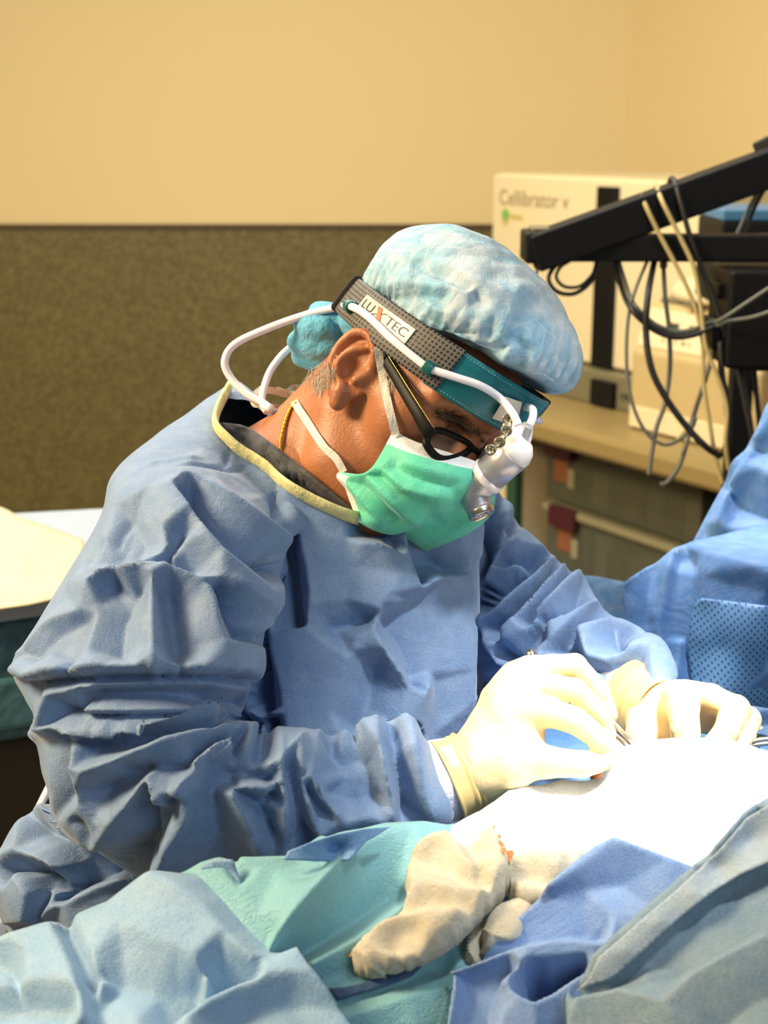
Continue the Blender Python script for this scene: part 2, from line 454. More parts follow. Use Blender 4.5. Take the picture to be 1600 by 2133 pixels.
M['counter'] = plain('laminate_counter', lin(140, 120, 74), .4, nscale=30, nstr=.03)
M['dark_in'] = plain('dark_brown_board', lin(40, 36, 28), .7, nscale=20)
M['maroon'] = plain('maroon_plastic', lin(74, 24, 38), .4, nscale=50, nstr=.03)
M['binlid'] = plain('milky_plastic_lid', lin(150, 144, 112), .35, nscale=40, nstr=.1)
t = NT('clear_plastic'); t.base(lin(110, 112, 96)).set(Roughness=.2, Alpha=.45); t.nor(t.bump(t.noise(18, 3), .25, .01)); M['clear'] = t.m
M['metal'] = plain('brushed_steel', lin(200, 196, 188), .28, 1, nscale=200, nstr=.05)
M['gold'] = plain('gold', lin(236, 186, 70), .25, 1, nscale=300, nstr=.05)
M['white'] = plain('white_plastic', lin(240, 240, 246), .35, nscale=50, nstr=.02)

# ------------------------------------------------------------------ room
def quadbox(name, lo, hi, mat, kind='structure'):
    b = MB(); lo = np.array(lo, float); hi = np.array(hi, float); c = (lo + hi) / 2; h = (hi - lo) / 2
    b.box(c, (h[0], 0, 0), (0, h[1], 0), (0, 0, h[2])); o = b.build(name, mat, smooth=False)
    if kind: o['kind'] = kind
    return o
YB = 5.25; XR = .86
zr = 1.6 - zd(500, 468, 0) * 0
D468 = (YB - 0) / (cs + sn * 0 - (468 - CY) / FPX * sn); ZR = P(500, 470, D468)[2]
quadbox('floor', (-3.2, -2.2, -.1), (XR + .1, YB + .1, 0), M['floor'])
quadbox('ceiling', (-3.2, -2.2, 2.8), (XR + .1, YB + .1, 2.9), M['ceiling'])
quadbox('wall_back', (-3.2, YB, 0), (XR + .1, YB + .1, 2.8), M['wall'])
quadbox('wall_right', (XR, -2.2, 0), (XR + .1, YB, 2.8), M['wall'])
quadbox('wall_left', (-3.3, -2.2, 0), (-3.2, YB + .1, 2.8), M['wall'])
quadbox('trim_1', (-3.2, YB - .012, .1), (XR - .001, YB - .001, ZR - .01), M['panel'])
quadbox('trim_2', (-3.2, YB - .02, ZR - .012), (XR - .001, YB - .001, ZR + .006), M['rail'])
quadbox('baseboard_back', (-3.2, YB - .02, 0), (XR - .001, YB - .001, .1), M['rail'])

# ------------------------------------------------------------------ light
W = bpy.data.worlds.new('world'); SC.world = W; W.use_nodes = True
W.node_tree.nodes['Background'].inputs[0].default_value = (1.0, .90, .72, 1); W.node_tree.nodes['Background'].inputs[1].default_value = .16
def area(name, loc, tgt, size, col, energy, sy=None):
    d = bpy.data.lights.new(name, 'AREA'); d.size = size; d.energy = energy; d.color = col
    if sy: d.shape = 'RECTANGLE'; d.size_y = sy
    o = bpy.data.objects.new(name, d); COL.objects.link(o); o.location = loc
    o.rotation_euler = (Vector(tgt) - Vector(loc)).to_track_quat('-Z', 'Y').to_euler(); return o
area('ceiling_panel_light', (-.55, 3.0, 2.75), (-.6, 3.6, 0), 2.2, (1, .97, .87), 120)
area('ceiling_panel_light', (-1.85, .95, 2.6), (-.25, 1.3, 1.1), .7, (1, .75, .45), 110)
area('cool_fill_light', (1.3, -.5, 2.4), (-.1, 1.25, 1.15), .9, (.68, .83, 1), 13)  # added fill standing in for bluish bounce off the lit drapes
def spot(name, loc, tgt, ang, blend, energy, col, rad=.12):
    d = bpy.data.lights.new(name, 'SPOT'); d.energy = energy; d.color = col; d.spot_size = math.radians(ang); d.spot_blend = blend; d.shadow_soft_size = rad
    o = bpy.data.objects.new(name, d); COL.objects.link(o); o.location = loc
    o.rotation_euler = (Vector(tgt) - Vector(loc)).to_track_quat('-Z', 'Y').to_euler(); return o
spot('operating_or_fill_spot', (.50, .75, 2.6), P(1340, 1640, 1.22), 20.5, 1.0, 390, (1, .97, .9))  # operating lamp over the hands and field
spot('operating_or_fill_spot', (.60, 2.05, 2.65), P(1600, 1125, 1.63), 15, .9, 300, (1, .90, .94))  # added spot, no such lamp seen; brightens the dotted drape's top fold
SC.view_settings.view_transform = 'Standard'; SC.view_settings.look = 'None'; SC.view_settings.gamma = 1; SC.view_settings.exposure = 0
SC.view_settings.use_curve_mapping = False
# ------------------------------------------------------------------ head frame (forward, right, up) of the bent surgeon
def c2w(v): return v[0] * AR + v[1] * AU - v[2] * AF
HF = nrm(c2w((.44, -.60, .67))); HL = c2w((.68, -.32, -.66)); HL = nrm(HL - HF * (HL @ HF)); HRt = -HL
HU = nrm(np.cross(HRt, HF))
EAR = P(736, 768, 1.30); HC = EAR - HRt * .076
def H(f, r, u): return HC + f * HF + r * HRt + u * HU
def Hpx(px, py, r):
    """point of the head seen at a pixel, on the plane r metres to the head's right"""
    ray = AF + (px - CX) / FPX * AR - (py - CY) / FPX * AU
    t = ((HC - CAM) @ HRt + r) / (ray @ HRt); return CAM + t * ray
def loc(p):
    q = np.asarray(p) - HC; return np.stack([q @ HF, q @ HRt, q @ HU], -1)
# ------------------------------------------------------------------ the surgeon's body
def head_sdf(G):
    q = (G - HC.astype(np.float32)); p = np.stack([q @ HF.astype(np.float32), q @ HRt.astype(np.float32), q @ HU.astype(np.float32)], -1)
    pm = p.copy(); pm[..., 1] = np.abs(pm[..., 1])
    d = ellip(p, (-.008, 0, .042), (.100, .074, .086))
    d = smin(d, ellip(p, (.040, 0, -.015), (.058, .060, .085)), .03)
    d = smin(d, capsule(pm, (.0, .055, -.045), (.03, .048, -.078), .017, .016), .03)       # jaw corner
    d = smin(d, capsule(pm, (.03, .048, -.078), (.078, .014, -.098), .016, .018), .03)
    d = smin(d, sph(pm, (.058, .046, -.002), .020), .022)                                  # cheekbone
    d = smin(d, capsule(pm, (.01, .066, .004), (.058, .050, .000), .008), .014)
    d = smin(d, capsule(pm, (.086, .012, .036), (.076, .046, .036), .012, .010), .014)     # brow
    d = smax(d, -sph(pm, (.100, .033, .016), .019), .012)                                  # eye hollow
    d = smin(d, sph(pm, (.0765, .032, .015), .0135), .006)
    d = smin(d, capsule(p, (.098, 0, .022), (.120, 0, -.020), .009, .011), .012)           # nose
    d = smin(d, sph(pm, (.106, .011, -.026), .009), .008)
    d = smin(d, capsule(pm, (.098, .018, -.056), (.104, 0, -.053), .006), .006)
    d = smin(d, capsule(pm, (.096, .016, -.066), (.101, 0, -.068), .007), .006)
    return d, p
def ear_sdf(p):
    a = math.radians(-16); c, s = math.cos(a), math.sin(a)
    f0, u0 = .011, .003
    def T(f, r, u):
        f *= .92; u *= 1.0
        return (f0 + c * f + s * u, r, u0 - s * f + c * u)
    hel = [(.012, .074, .002), (.015, .080, .014), (.010, .084, .026), (-.002, .088, .033), (-.015, .092, .029), (-.023, .094, .016), (-.0245, .094, .000), (-.020, .091, -.014), (-.013, .086, -.026)]
    H_ = catmull(np.array([T(*h) for h in hel]), 3)
    d = None
    for i in range(len(H_) - 1):
        e = capsule(p, H_[i], H_[i + 1], .0042); d = e if d is None else np.minimum(d, e)
    # shell of the ear
    ctr = T(-.005, .081, .004)
    q = p - np.asarray(ctr, np.float32); ff = c * q[..., 0] - s * q[..., 2]; uu = s * q[..., 0] + c * q[..., 2]; rr = q[..., 1] + ff * .42
    sh = np.sqrt((ff / .0225) ** 2 + (uu / .034) ** 2 + (rr / .0052) ** 2) - 1
    d = smin(d, sh * .0052, .003)
    anti = catmull(np.array([T(*h) for h in [(.002, .084, .022), (-.008, .090, .015), (-.0145, .0925, .002), (-.012, .090, -.010), (-.003, .086, -.016)]]), 3)
    for i in range(len(anti) - 1): d = smin(d, capsule(p, anti[i], anti[i + 1], .0036), .002)
    d = smax(d, -ellip(p, T(-.001, .0885, -.001), (.0095, .0105, .0115)), .003)           # concha
    d = smin(d, capsule(p, T(.011, .078, .0), T(.0075, .083, -.008), .0055, .0045), .004)  # tragus
    d = smin(d, capsule(p, T(-.004, .083, -.024), T(-.003, .082, -.033), .0078, .0068), .006)  # lobe
    return d
NECK = [((752, 845, 1.375), .055), ((710, 912, 1.385), .056), ((672, 972, 1.39), .064), ((662, 1036, 1.40), .086)]
def body_rest(G):
    d = None
    for (a, ra), (b, rb) in zip(NECK[:-1], NECK[1:]):
        e = capsule(G, P(*a), P(*b), ra, rb); d = e if d is None else smin(d, e, .02)
    # trapezius and shoulders
    d = smin(d, capsule(G, P(650, 985, 1.40), P(470, 1045, 1.37), .050, .045), .03)
    d = smin(d, capsule(G, P(665, 1005, 1.43), P(920, 1150, 1.52), .042, .034), .03)
    # collar muscle line
    d = smin(d, capsule(G, P(725, 880, 1.335), P(735, 1075, 1.335), .014, .014), .022)
    return d
def trunk(G):
    d = capsule(G, P(630, 1080, 1.41), P(640, 1700, 1.40), .115, .12)
    for ch, ra in (([(430, 1010, 1.36), (260, 1400, 1.22), (250, 1560, 1.20)], .05), ([(930, 1150, 1.52), (1090, 1340, 1.48)], .045)):
        for a, b in zip(ch[:-1], ch[1:]): d = smin(d, capsule(G, P(*a), P(*b), ra, ra * .85), .03)
    d = smin(d, capsule(G, P(250, 1560, 1.20), P(900, 1620, 1.17), .038, .028), .03)
    d = smin(d, capsule(G, P(1090, 1340, 1.48), P(1350, 1430, 1.335), .042, .026), .03)
    for hx, hy in ((-.20, 1.28), (-.09, 1.34)):
        d = smin(d, capsule(G, (hx, hy, .92), (hx - .01, hy - .01, .50), .085, .060), .04); d = smin(d, capsule(G, (hx - .01, hy - .01, .50), (hx, hy + .02, .09), .056, .038), .02)
    return d
def build_body():
    lo = np.min([HC - .15, P(430, 1120, 1.5)], 0); hi = HC + .19
    lo = HC + np.array([-.21, -.17, -.20]); hi = HC + np.array([.16, .17, .16])
    h = .0019
    G = grid(lo, hi, h)
    d, p = head_sdf(G); d = smin(d, body_rest(G), .022)
    e = ear_sdf(p); d = smin(d, e, .004)
    # soft fold under the jaw
    d = d + .0007 * np.sin(p[..., 0] * 160 + p[..., 2] * 60) * np.exp(-((p[..., 2] + .09) / .02) ** 2)
    V, Q = surface_nets(np.pad(d, 1, constant_values=.05), lo - h, h); V = lap(V, Q, 2, .4)
    keep = V[:, 2] > lo[2] + h * 1.5
    b = MB(); b.add(V, Q)
    lo2 = np.array([-.42, .95, .04]); hi2 = np.array([.36, 1.62, 1.52]); h2 = .010
    G = grid(lo2, hi2, h2); d = smin(trunk(G), body_rest(G), .03)
    V2, Q2 = surface_nets(np.pad(d, 1, constant_values=.05), lo2 - h2, h2); N2 = vnorm(V2, Q2); V2 = V2 - N2 * .013
    b.add(V2, Q2)
    return b
t = NT('skin'); n1 = t.noise(26, 4, .6); n2 = t.noise(190, 3)
skc = t.mix(t.ramp(n1, [(.3, (0, 0, 0)), (.75, (1, 1, 1))]), lin(160, 100, 66), lin(186, 124, 82))
sp = t.vor(150); skc = t.mix(t.ramp(sp, [(.0, (1, 1, 1)), (.12, (0, 0, 0))]), skc, lin(150, 86, 56))
t.base(skc).set(Roughness=.48); t.b.inputs['Subsurface Weight'].default_value = .12; t.b.inputs['Subsurface Radius'].default_value = (.01, .004, .002)
t.b.inputs['Subsurface Scale'].default_value = .5
t.nor(t.bump(t.vor(420), .18, .0012, t.bump(n2, .15, .002))); M['skin'] = t.m
person = build_body().build('person', M['skin'])
tag(person, 'surgeon in blue gown, bouffant cap, mask and glasses bending over the draped table', 'person')

# ------------------------------------------------------------------ the gown
near_arm = sil_tube([(492, 790, 640, 900, 1.46, .045), (440, 826, 600, 960, 1.425, .05), (392, 860, 610, 1010, 1.385, .06), (325, 908, 640, 1090, 1.355, .09), (236, 990, 600, 1120, 1.32, .115), (208, 1085, 585, 1185, 1.29, .125),
                     (115, 1240, 560, 1270, 1.26, .125), (32, 1385, 540, 1375, 1.23, .125), (50, 1450, 520, 1440, 1.22, .12), (85, 1510, 500, 1490, 1.21, .115)])
near_fore = sil_tube([(70, 1500, 100, 1640, 1.23, .05), (110, 1440, 125, 1705, 1.21, .085), (200, 1425, 210, 1775, 1.20, .10), (330, 1430, 310, 1835, 1.19, .105),
                      (430, 1470, 430, 1835, 1.18, .10), (520, 1520, 520, 1812, 1.175, .09), (600, 1540, 620, 1795, 1.17, .075), (700, 1545, 740, 1775, 1.165, .06), (800, 1512, 850, 1750, 1.165, .052),
                      (855, 1510, 905, 1728, 1.165, .048), (893, 1545, 935, 1700, 1.165, .036)])
torso = sil_tube([(500, 820, 720, 990, 1.43, .05), (440, 880, 760, 1060, 1.415, .09), (400, 960, 880, 1060, 1.42, .125), (370, 1060, 985, 1075, 1.43, .14), (360, 1200, 985, 1180, 1.425, .14), (380, 1340, 985, 1320, 1.41, .14),
                  (380, 1480, 982, 1460, 1.40, .14), (360, 1600, 980, 1590, 1.395, .14), (350, 1750, 975, 1750, 1.39, .14), (350, 1950, 970, 1950, 1.38, .14)])
far_arm = sil_tube([(900, 1000, 900, 1120, 1.50, .07), (1030, 1035, 950, 1190, 1.53, .085), (1085, 1100, 960, 1260, 1.53, .085), (1150, 1165, 975, 1330, 1.51, .085), (1200, 1200, 1000, 1410, 1.48, .08), (1240, 1265, 1060, 1440, 1.45, .075),
                    (1305, 1305, 1140, 1450, 1.42, .065), (1370, 1345, 1220, 1460, 1.385, .056), (1400, 1385, 1275, 1480, 1.355, .046), (1408, 1410, 1300, 1500, 1.34, .04)])
skirt = sil_tube([(180, 1640, 420, 1600, 1.34, .09), (70, 1700, 440, 1720, 1.31, .10), (5, 1800, 460, 1800, 1.30, .10), (2, 1860, 470, 1880, 1.29, .10), (25, 1960, 480, 1960, 1.28, .10), (60, 2080, 490, 2080, 1.27, .10)])
hv, hf = lathe([(-.55, .95), (-.54, 1.0), (-.3, .98), (-.1, .97), (0, .95), (.08, .8)], np.zeros(3), (0, 0, 1), 48)
hv = np.array([(-.16 + v[0] * .165, 1.30 + v[1] * .155, .90 + v[2]) for v in hv]) + np.column_stack([.010 * np.sin(np.arctan2(hv[:, 1], hv[:, 0]) * 9) * np.cos(np.arctan2(hv[:, 1], hv[:, 0])), .010 * np.sin(np.arctan2(hv[:, 1], hv[:, 0]) * 9) * np.sin(np.arctan2(hv[:, 1], hv[:, 0])), np.zeros(len(hv))])
gV, gQ = fuse([near_arm, near_fore, torso, far_arm, skirt, (hv, hf)], .0025)
gV = lap(gV, gQ, 7, .5)
R_, V_ = 9, -9
GL = [
 # back and near upper sleeve
 (8, [(375, 1008), (440, 1045), (510, 1085), (575, 1125)]), (-14, [(392, 1045), (440, 1100), (490, 1145), (540, 1172), (575, 1182)]),
 (10, [(358, 1040), (400, 1098), (450, 1162), (520, 1222), (558, 1265)]),
 (4, [(300, 1000), (330, 1060), (345, 1120), (360, 1165)]), (-3, [(275, 1085), (262, 1130), (240, 1180)]), (3, [(250, 1060), (235, 1120), (200, 1180)]),
 (4, [(280, 1180), (330, 1176), (345, 1160)]), (-4, [(300, 1130), (285, 1160), (262, 1190)]), (-4, [(385, 1120), (350, 1165)]), (4, [(400, 1112), (360, 1160)]),
 (9, [(205, 1230), (245, 1200), (300, 1196), (345, 1190), (410, 1217)]), (-4, [(225, 1222), (255, 1190), (330, 1178), (400, 1198)]),
 (11, [(325, 1215), (323, 1300), (324, 1402)]), (-3, [(295, 1235), (260, 1300), (255, 1370)]), (-4, [(350, 1250), (362, 1330), (372, 1395)]),
 (9, [(408, 1217), (432, 1235), (440, 1300), (455, 1360), (470, 1400)]), (-11, [(444, 1226), (468, 1262), (498, 1300), (520, 1326)]),
 (9, [(452, 1218), (505, 1245), (556, 1272)]), (7, [(556, 1272), (540, 1305), (522, 1330), (528, 1385), (517, 1412)]),
 (3, [(160, 1200), (130, 1260), (95, 1320), (55, 1375)]), (4, [(172, 1283), (110, 1315), (70, 1360), (30, 1392)]), (-2, [(180, 1292), (120, 1325), (80, 1370)]),
 (-2, [(185, 1300), (170, 1350), (150, 1405)]), (3, [(215, 1270), (190, 1340), (165, 1400)]),
 (7, [(32, 1396), (70, 1410), (130, 1402), (220, 1398), (325, 1396), (400, 1396), (485, 1395), (514, 1402)]),
 (-7, [(50, 1428), (118, 1416), (200, 1411), (325, 1408), (400, 1408), (470, 1408), (505, 1418)]),
 # pillow of cloth below the crease
 (5, [(110, 1440), (170, 1428), (240, 1424), (330, 1420), (420, 1418), (500, 1428)]), (-6, [(185, 1450), (210, 1438), (270, 1440), (330, 1440), (420, 1446)]),
 (4, [(180, 1480), (260, 1484), (340, 1482), (420, 1482), (505, 1478)]), (-8, [(130, 1488), (200, 1494), (300, 1492), (400, 1494), (470, 1492), (508, 1486)]), (-5, [(345, 1440), (420, 1462), (500, 1478)]),
 (9, [(508, 1482), (536, 1478), (552, 1492), (556, 1520)]), (9, [(82, 1530), (135, 1506), (200, 1502), (300, 1500), (400, 1500), (450, 1496), (500, 1488)]),
 (-9, [(165, 1545), (220, 1532), (300, 1524), (380, 1520), (430, 1520), (447, 1521)]), (5, [(375, 1510), (430, 1512), (450, 1526)]), (-6, [(455, 1505), (500, 1506), (540, 1512)]),
 (8, [(168, 1596), (195, 1598), (250, 1582), (300, 1562), (345, 1546), (400, 1536), (470, 1534), (520, 1538)]), (-4, [(200, 1570), (270, 1556), (330, 1538)]), (5, [(163, 1540), (165, 1570), (170, 1594)]),
 (-7, [(555, 1535), (500, 1540), (440, 1552), (415, 1572)]),
 (3, [(90, 1545), (110, 1590), (128, 1640)]), (-3, [(135, 1530), (140, 1590), (160, 1650)]), (4, [(160, 1610), (175, 1670), (215, 1715)]),
 # forearm
 (9, [(322, 1612), (330, 1640), (342, 1660), (375, 1632), (402, 1605)]), (-8, [(310, 1600), (270, 1625), (215, 1650)]), (6, [(216, 1716), (240, 1706), (275, 1670), (318, 1612)]),
 (-10, [(318, 1640), (318, 1690), (322, 1735), (326, 1772)]), (10, [(328, 1778), (342, 1768), (348, 1742), (385, 1690), (400, 1640), (410, 1590), (414, 1580)]), (-6, [(365, 1660), (352, 1700), (340, 1745)]),
 (-5, [(402, 1600), (340, 1600), (270, 1600)]), (7, [(414, 1578), (440, 1560), (490, 1540), (560, 1534), (620, 1536), (662, 1566)]), (-4, [(430, 1585), (470, 1584), (540, 1600)]),
 (-8, [(487, 1632), (488, 1606), (530, 1604), (563, 1610)]), (6, [(485, 1642), (530, 1640), (574, 1642)]), (8, [(560, 1606), (590, 1582), (630, 1560), (680, 1548)]), (-9, [(566, 1614), (576, 1640), (574, 1650)]),
 (7, [(482, 1650), (505, 1690), (535, 1735), (572, 1762)]), (9, [(536, 1742), (556, 1748), (576, 1762)]), (-6, [(500, 1650), (540, 1680), (570, 1735)]), (-5, [(440, 1650), (450, 1700), (460, 1760)]),
 (6, [(578, 1612), (586, 1660), (590, 1700), (580, 1756)]), (-6, [(598, 1600), (612, 1650), (625, 1700), (640, 1730)]), (7, [(612, 1582), (632, 1640), (646, 1690), (656, 1722)]), (-6, [(628, 1620), (645, 1652), (668, 1690)]),
 (6, [(634, 1616), (655, 1640), (690, 1680), (720, 1700)]), (-6, [(690, 1560), (720, 1600), (740, 1660)]), (8, [(720, 1545), (760, 1530), (800, 1510), (830, 1508)]), (7, [(800, 1512), (792, 1560), (800, 1620), (812, 1680), (825, 1730)]),
 (-8, [(815, 1520), (822, 1570), (832, 1630), (845, 1690)]), (6, [(850, 1525), (862, 1580), (872, 1640), (890, 1700)]), (-6, [(740, 1560), (770, 1580), (790, 1640)]), (5, [(700, 1700), (760, 1690), (810, 1700)]), (-5, [(690, 1660), (740, 1680), (800, 1660)]),
 # skirt
 (8, [(70, 1700), (110, 1705), (165, 1725), (215, 1745)]), (-8, [(90, 1716), (135, 1745), (180, 1790)]), (8, [(20, 1810), (60, 1780), (100, 1790), (125, 1812)]), (-12, [(28, 1818), (70, 1808), (110, 1812), (130, 1835), (130, 1870)]),
 (9, [(40, 1850), (60, 1820), (85, 1860), (80, 1915)]), (-12, [(140, 1862), (190, 1835), (250, 1815), (300, 1802)]), (8, [(150, 1880), (200, 1855), (260, 1832), (320, 1840)]), (-5, [(95, 1850), (90, 1900), (82, 1930)]), (6, [(130, 1860), (108, 1895), (85, 1920)]),
 # chest
 (7, [(592, 1118), (585, 1180), (575, 1250), (572, 1320)]), (-12, [(606, 1120), (612, 1170), (620, 1230), (630, 1300)]), (8, [(625, 1118), (640, 1180), (648, 1240), (640, 1310)]), (-5, [(578, 1012), (580, 1060), (582, 1100)]), (4, [(592, 1012), (596, 1060), (600, 1105)]),
 (6, [(560, 1280), (570, 1360), (590, 1440), (600, 1520)]), (-16, [(540, 1330), (545, 1400), (545, 1470), (565, 1525)]),
 (3, [(720, 1120), (735, 1180), (720, 1250)]), (8, [(760, 1128), (790, 1140), (826, 1154)]), (-8, [(765, 1112), (800, 1118), (828, 1140)]), (7, [(826, 1154), (815, 1210), (795, 1260), (772, 1310)]), (-6, [(700, 1310), (735, 1300), (768, 1290)]),
 (8, [(772, 1318), (795, 1350), (820, 1395), (842, 1432)]), (-8, [(800, 1290), (830, 1330), (858, 1380), (872, 1430)]), (6, [(740, 1330), (720, 1400), (690, 1480)]), (-4, [(780, 1400), (770, 1470), (740, 1540)]),
 (-10, [(856, 1090), (864, 1150), (876, 1215)]), (-8, [(890, 1110), (905, 1150), (930, 1190)]), (9, [(925, 1050), (935, 1110), (945, 1160), (948, 1200)]), (7, [(835, 1110), (848, 1170), (866, 1224)]), (6, [(866, 1226), (905, 1210), (946, 1198)]),
 (-4, [(880, 1250), (900, 1320), (905, 1400)]), (6, [(960, 1180), (972, 1260), (974, 1350), (974, 1450)]), (5, [(880, 1430), (860, 1490), (850, 1560)]), (-5, [(920, 1420), (925, 1490), (920, 1560)]),
 # far chest panel and sleeve
 (6, [(985, 1040), (1000, 1090), (1004, 1160), (996, 1230), (980, 1285)]), (-16, [(1004, 1070), (1020, 1110), (1022, 1160), (1010, 1220), (992, 1270), (975, 1292)]),
 (8, [(1040, 1000), (1044, 1060), (1042, 1115), (1024, 1180), (1008, 1230), (992, 1282)]), (-3, [(1048, 1116), (1070, 1100), (1090, 1084)]), (4, [(1050, 1126), (1075, 1112), (1096, 1094)]),
 (6, [(1055, 1125), (1080, 1145), (1110, 1155), (1138, 1160)]), (-9, [(1060, 1180), (1095, 1168), (1120, 1162)]), (7, [(1040, 1200), (1070, 1185), (1100, 1200)]), (-8, [(1025, 1262), (1060, 1230), (1100, 1205), (1135, 1170)]),
 (9, [(1010, 1300), (1050, 1275), (1090, 1240), (1120, 1215), (1150, 1166)]), (-12, [(1035, 1320), (1070, 1290), (1110, 1250), (1150, 1190)]), (9, [(1065, 1320), (1095, 1290), (1130, 1250), (1165, 1200), (1178, 1178)]), (-9, [(1105, 1300), (1140, 1250), (1172, 1206), (1195, 1196)]),
 (9, [(1125, 1290), (1160, 1250), (1198, 1196)]), (-6, [(1150, 1296), (1185, 1285), (1210, 1262)]), (-8, [(1130, 1300), (1100, 1340), (1080, 1370)]), (7, [(1150, 1302), (1180, 1298), (1210, 1284), (1232, 1270)]),
 (8, [(1045, 1345), (1075, 1340), (1100, 1320), (1128, 1300)]), (-12, [(1000, 1330), (1015, 1370), (1035, 1400)]), (7, [(1015, 1310), (1025, 1350), (1050, 1385)]), (-10, [(1050, 1350), (1062, 1380), (1070, 1410)]),
 (8, [(1130, 1370), (1165, 1335), (1200, 1300), (1222, 1276)]), (-9, [(1165, 1350), (1200, 1320), (1240, 1300), (1270, 1300)]), (7, [(1203, 1325), (1240, 1318), (1270, 1306), (1282, 1294)]), (-9, [(1196, 1330), (1210, 1360), (1240, 1400)]), (8, [(1208, 1340), (1225, 1372), (1240, 1405)]),
 (-6, [(1285, 1310), (1292, 1335), (1302, 1350)]), (6, [(1302, 1350), (1330, 1335), (1350, 1328)]), (-7, [(1270, 1400), (1290, 1392), (1320, 1382)]), (7, [(1272, 1390), (1310, 1372), (1350, 1362), (1364, 1352)]), (-8, [(1272, 1390), (1276, 1420), (1278, 1450)]),
]
FS = [(4, 45, -1, [(48, 1430), (120, 1415), (220, 1410), (325, 1407), (420, 1407), (510, 1420)]), (4, 40, -1, [(165, 1546), (240, 1530), (330, 1524), (440, 1521), (525, 1538)]), (3, 30, -1, [(380, 1514), (430, 1508), (452, 1524)]),
 (5, 70, -1, [(392, 1046), (440, 1102), (490, 1147), (540, 1174), (578, 1183)]), (4, 60, -1, [(443, 1226), (470, 1264), (500, 1302), (521, 1328)]), (3, 40, 1, [(440, 1224), (466, 1266), (496, 1306), (518, 1330)]),
 (4, 40, 1, [(325, 1612), (332, 1642), (344, 1661), (376, 1632), (403, 1604)]), (5, 45, -1, [(319, 1640), (319, 1690), (323, 1735), (327, 1776)]), (-3, 10, 0, [(412, 1580), (402, 1630), (386, 1688), (350, 1742), (334, 1774)]), (4, 40, 1, [(414, 1582), (450, 1572), (500, 1545)]),
 (-2.5, 8, 0, [(578, 1012), (582, 1060), (586, 1110), (590, 1150), (576, 1240)]), (4, 40, -1, [(607, 1120), (613, 1170), (621, 1230), (631, 1300)]), (2, 14, 0, [(592, 1118), (600, 1110), (625, 1116)]),
 (-2.5, 8, 0, [(1047, 1117), (1070, 1101), (1092, 1083)]), (2.0, 30, -1, [(30, 1392), (70, 1358), (110, 1315), (175, 1282)]), (-2, 8, 0, [(200, 1225), (235, 1200), (260, 1180)]), (3, 36, -1, [(205, 1232), (245, 1202), (300, 1198), (345, 1192), (412, 1219)]),
 (4, 36, 1, [(1025, 1264), (1060, 1232), (1100, 1206), (1137, 1170)]), (4, 40, 1, [(1035, 1322), (1072, 1290), (1112, 1250), (1152, 1188)]), (3, 30, 1, [(1105, 1302), (1140, 1252), (1174, 1206)]), (3, 36, -1, [(1150, 1300), (1184, 1296), (1234, 1270)]), (3, 30, 1, [(1165, 1352), (1202, 1322), (1272, 1300)]),
 (4, 40, -1, [(1196, 1330), (1210, 1360), (1242, 1404)]), (-3, 10, 0, [(1285, 1310), (1292, 1338), (1303, 1351), (1350, 1330)]), (4, 36, 1, [(772, 1318), (796, 1352), (842, 1434)]), (3, 40, -1, [(762, 1128), (790, 1141), (828, 1155)]), (3, 40, -1, [(866, 1226), (905, 1211), (948, 1200)]),
 (3, 30, -1, [(488, 1632), (530, 1602), (564, 1611)]), (4, 36, 1, [(560, 1606), (592, 1584), (632, 1560)]), (-3, 9, 0, [(536, 1742), (556, 1750), (578, 1764)]), (3, 30, 1, [(598, 1600), (612, 1650), (640, 1732)]), (3, 30, 1, [(815, 1520), (822, 1570), (834, 1640), (848, 1695)]), (2, 12, 0, [(640, 1620), (660, 1650), (668, 1720)]),
 (-2, 8, 0, [(480, 930), (470, 965), (455, 985)]), (-2, 8, 0, [(360, 1000), (400, 990), (450, 985), (530, 962)]), (1.8, 10, 0, [(300, 985), (350, 975), (420, 965)]), (-2, 8, 0, [(390, 1118), (372, 1150), (350, 1170)]), (-2, 8, 0, [(272, 1080), (255, 1110), (240, 1150)]), (-1.8, 8, 0, [(225, 1130), (205, 1165), (185, 1205)]),
 (4, 40, -1, [(28, 1818), (70, 1808), (112, 1814), (131, 1868)]), (4, 40, 1, [(140, 1864), (190, 1836), (300, 1803)]), (3, 30, -1, [(90, 1718), (140, 1748), (180, 1792)]), (-3, 9, 0, [(165, 1690), (185, 1702), (215, 1745)])]
HG = strokes(relief(GL, 1.05, 130), FS)
fdep, gx, gy, gd = front_depth(gV, 8)
gN = vnorm(gV, gQ)
if (gN * (gV - gV.mean(0))).sum() < 0: gN = -gN; gQ = gQ[:, ::-1]
view = (gV - CAM) / np.linalg.norm(gV - CAM, axis=1)[:, None]
face = np.clip(-(gN * view).sum(1) * 3, 0, 1); vis = (gd < fdep(gx, gy) + .045)
amp = face * vis
dsp = sample(HG, gx, gy) * amp * 2.0 + crumple(gV, .07, .004, 3) * (1 - .5 * amp) + crumple(gV, .025, .0016, 4)
gV = gV + gN * dsp[:, None]
gV = lap(gV, gQ, 1, .35)
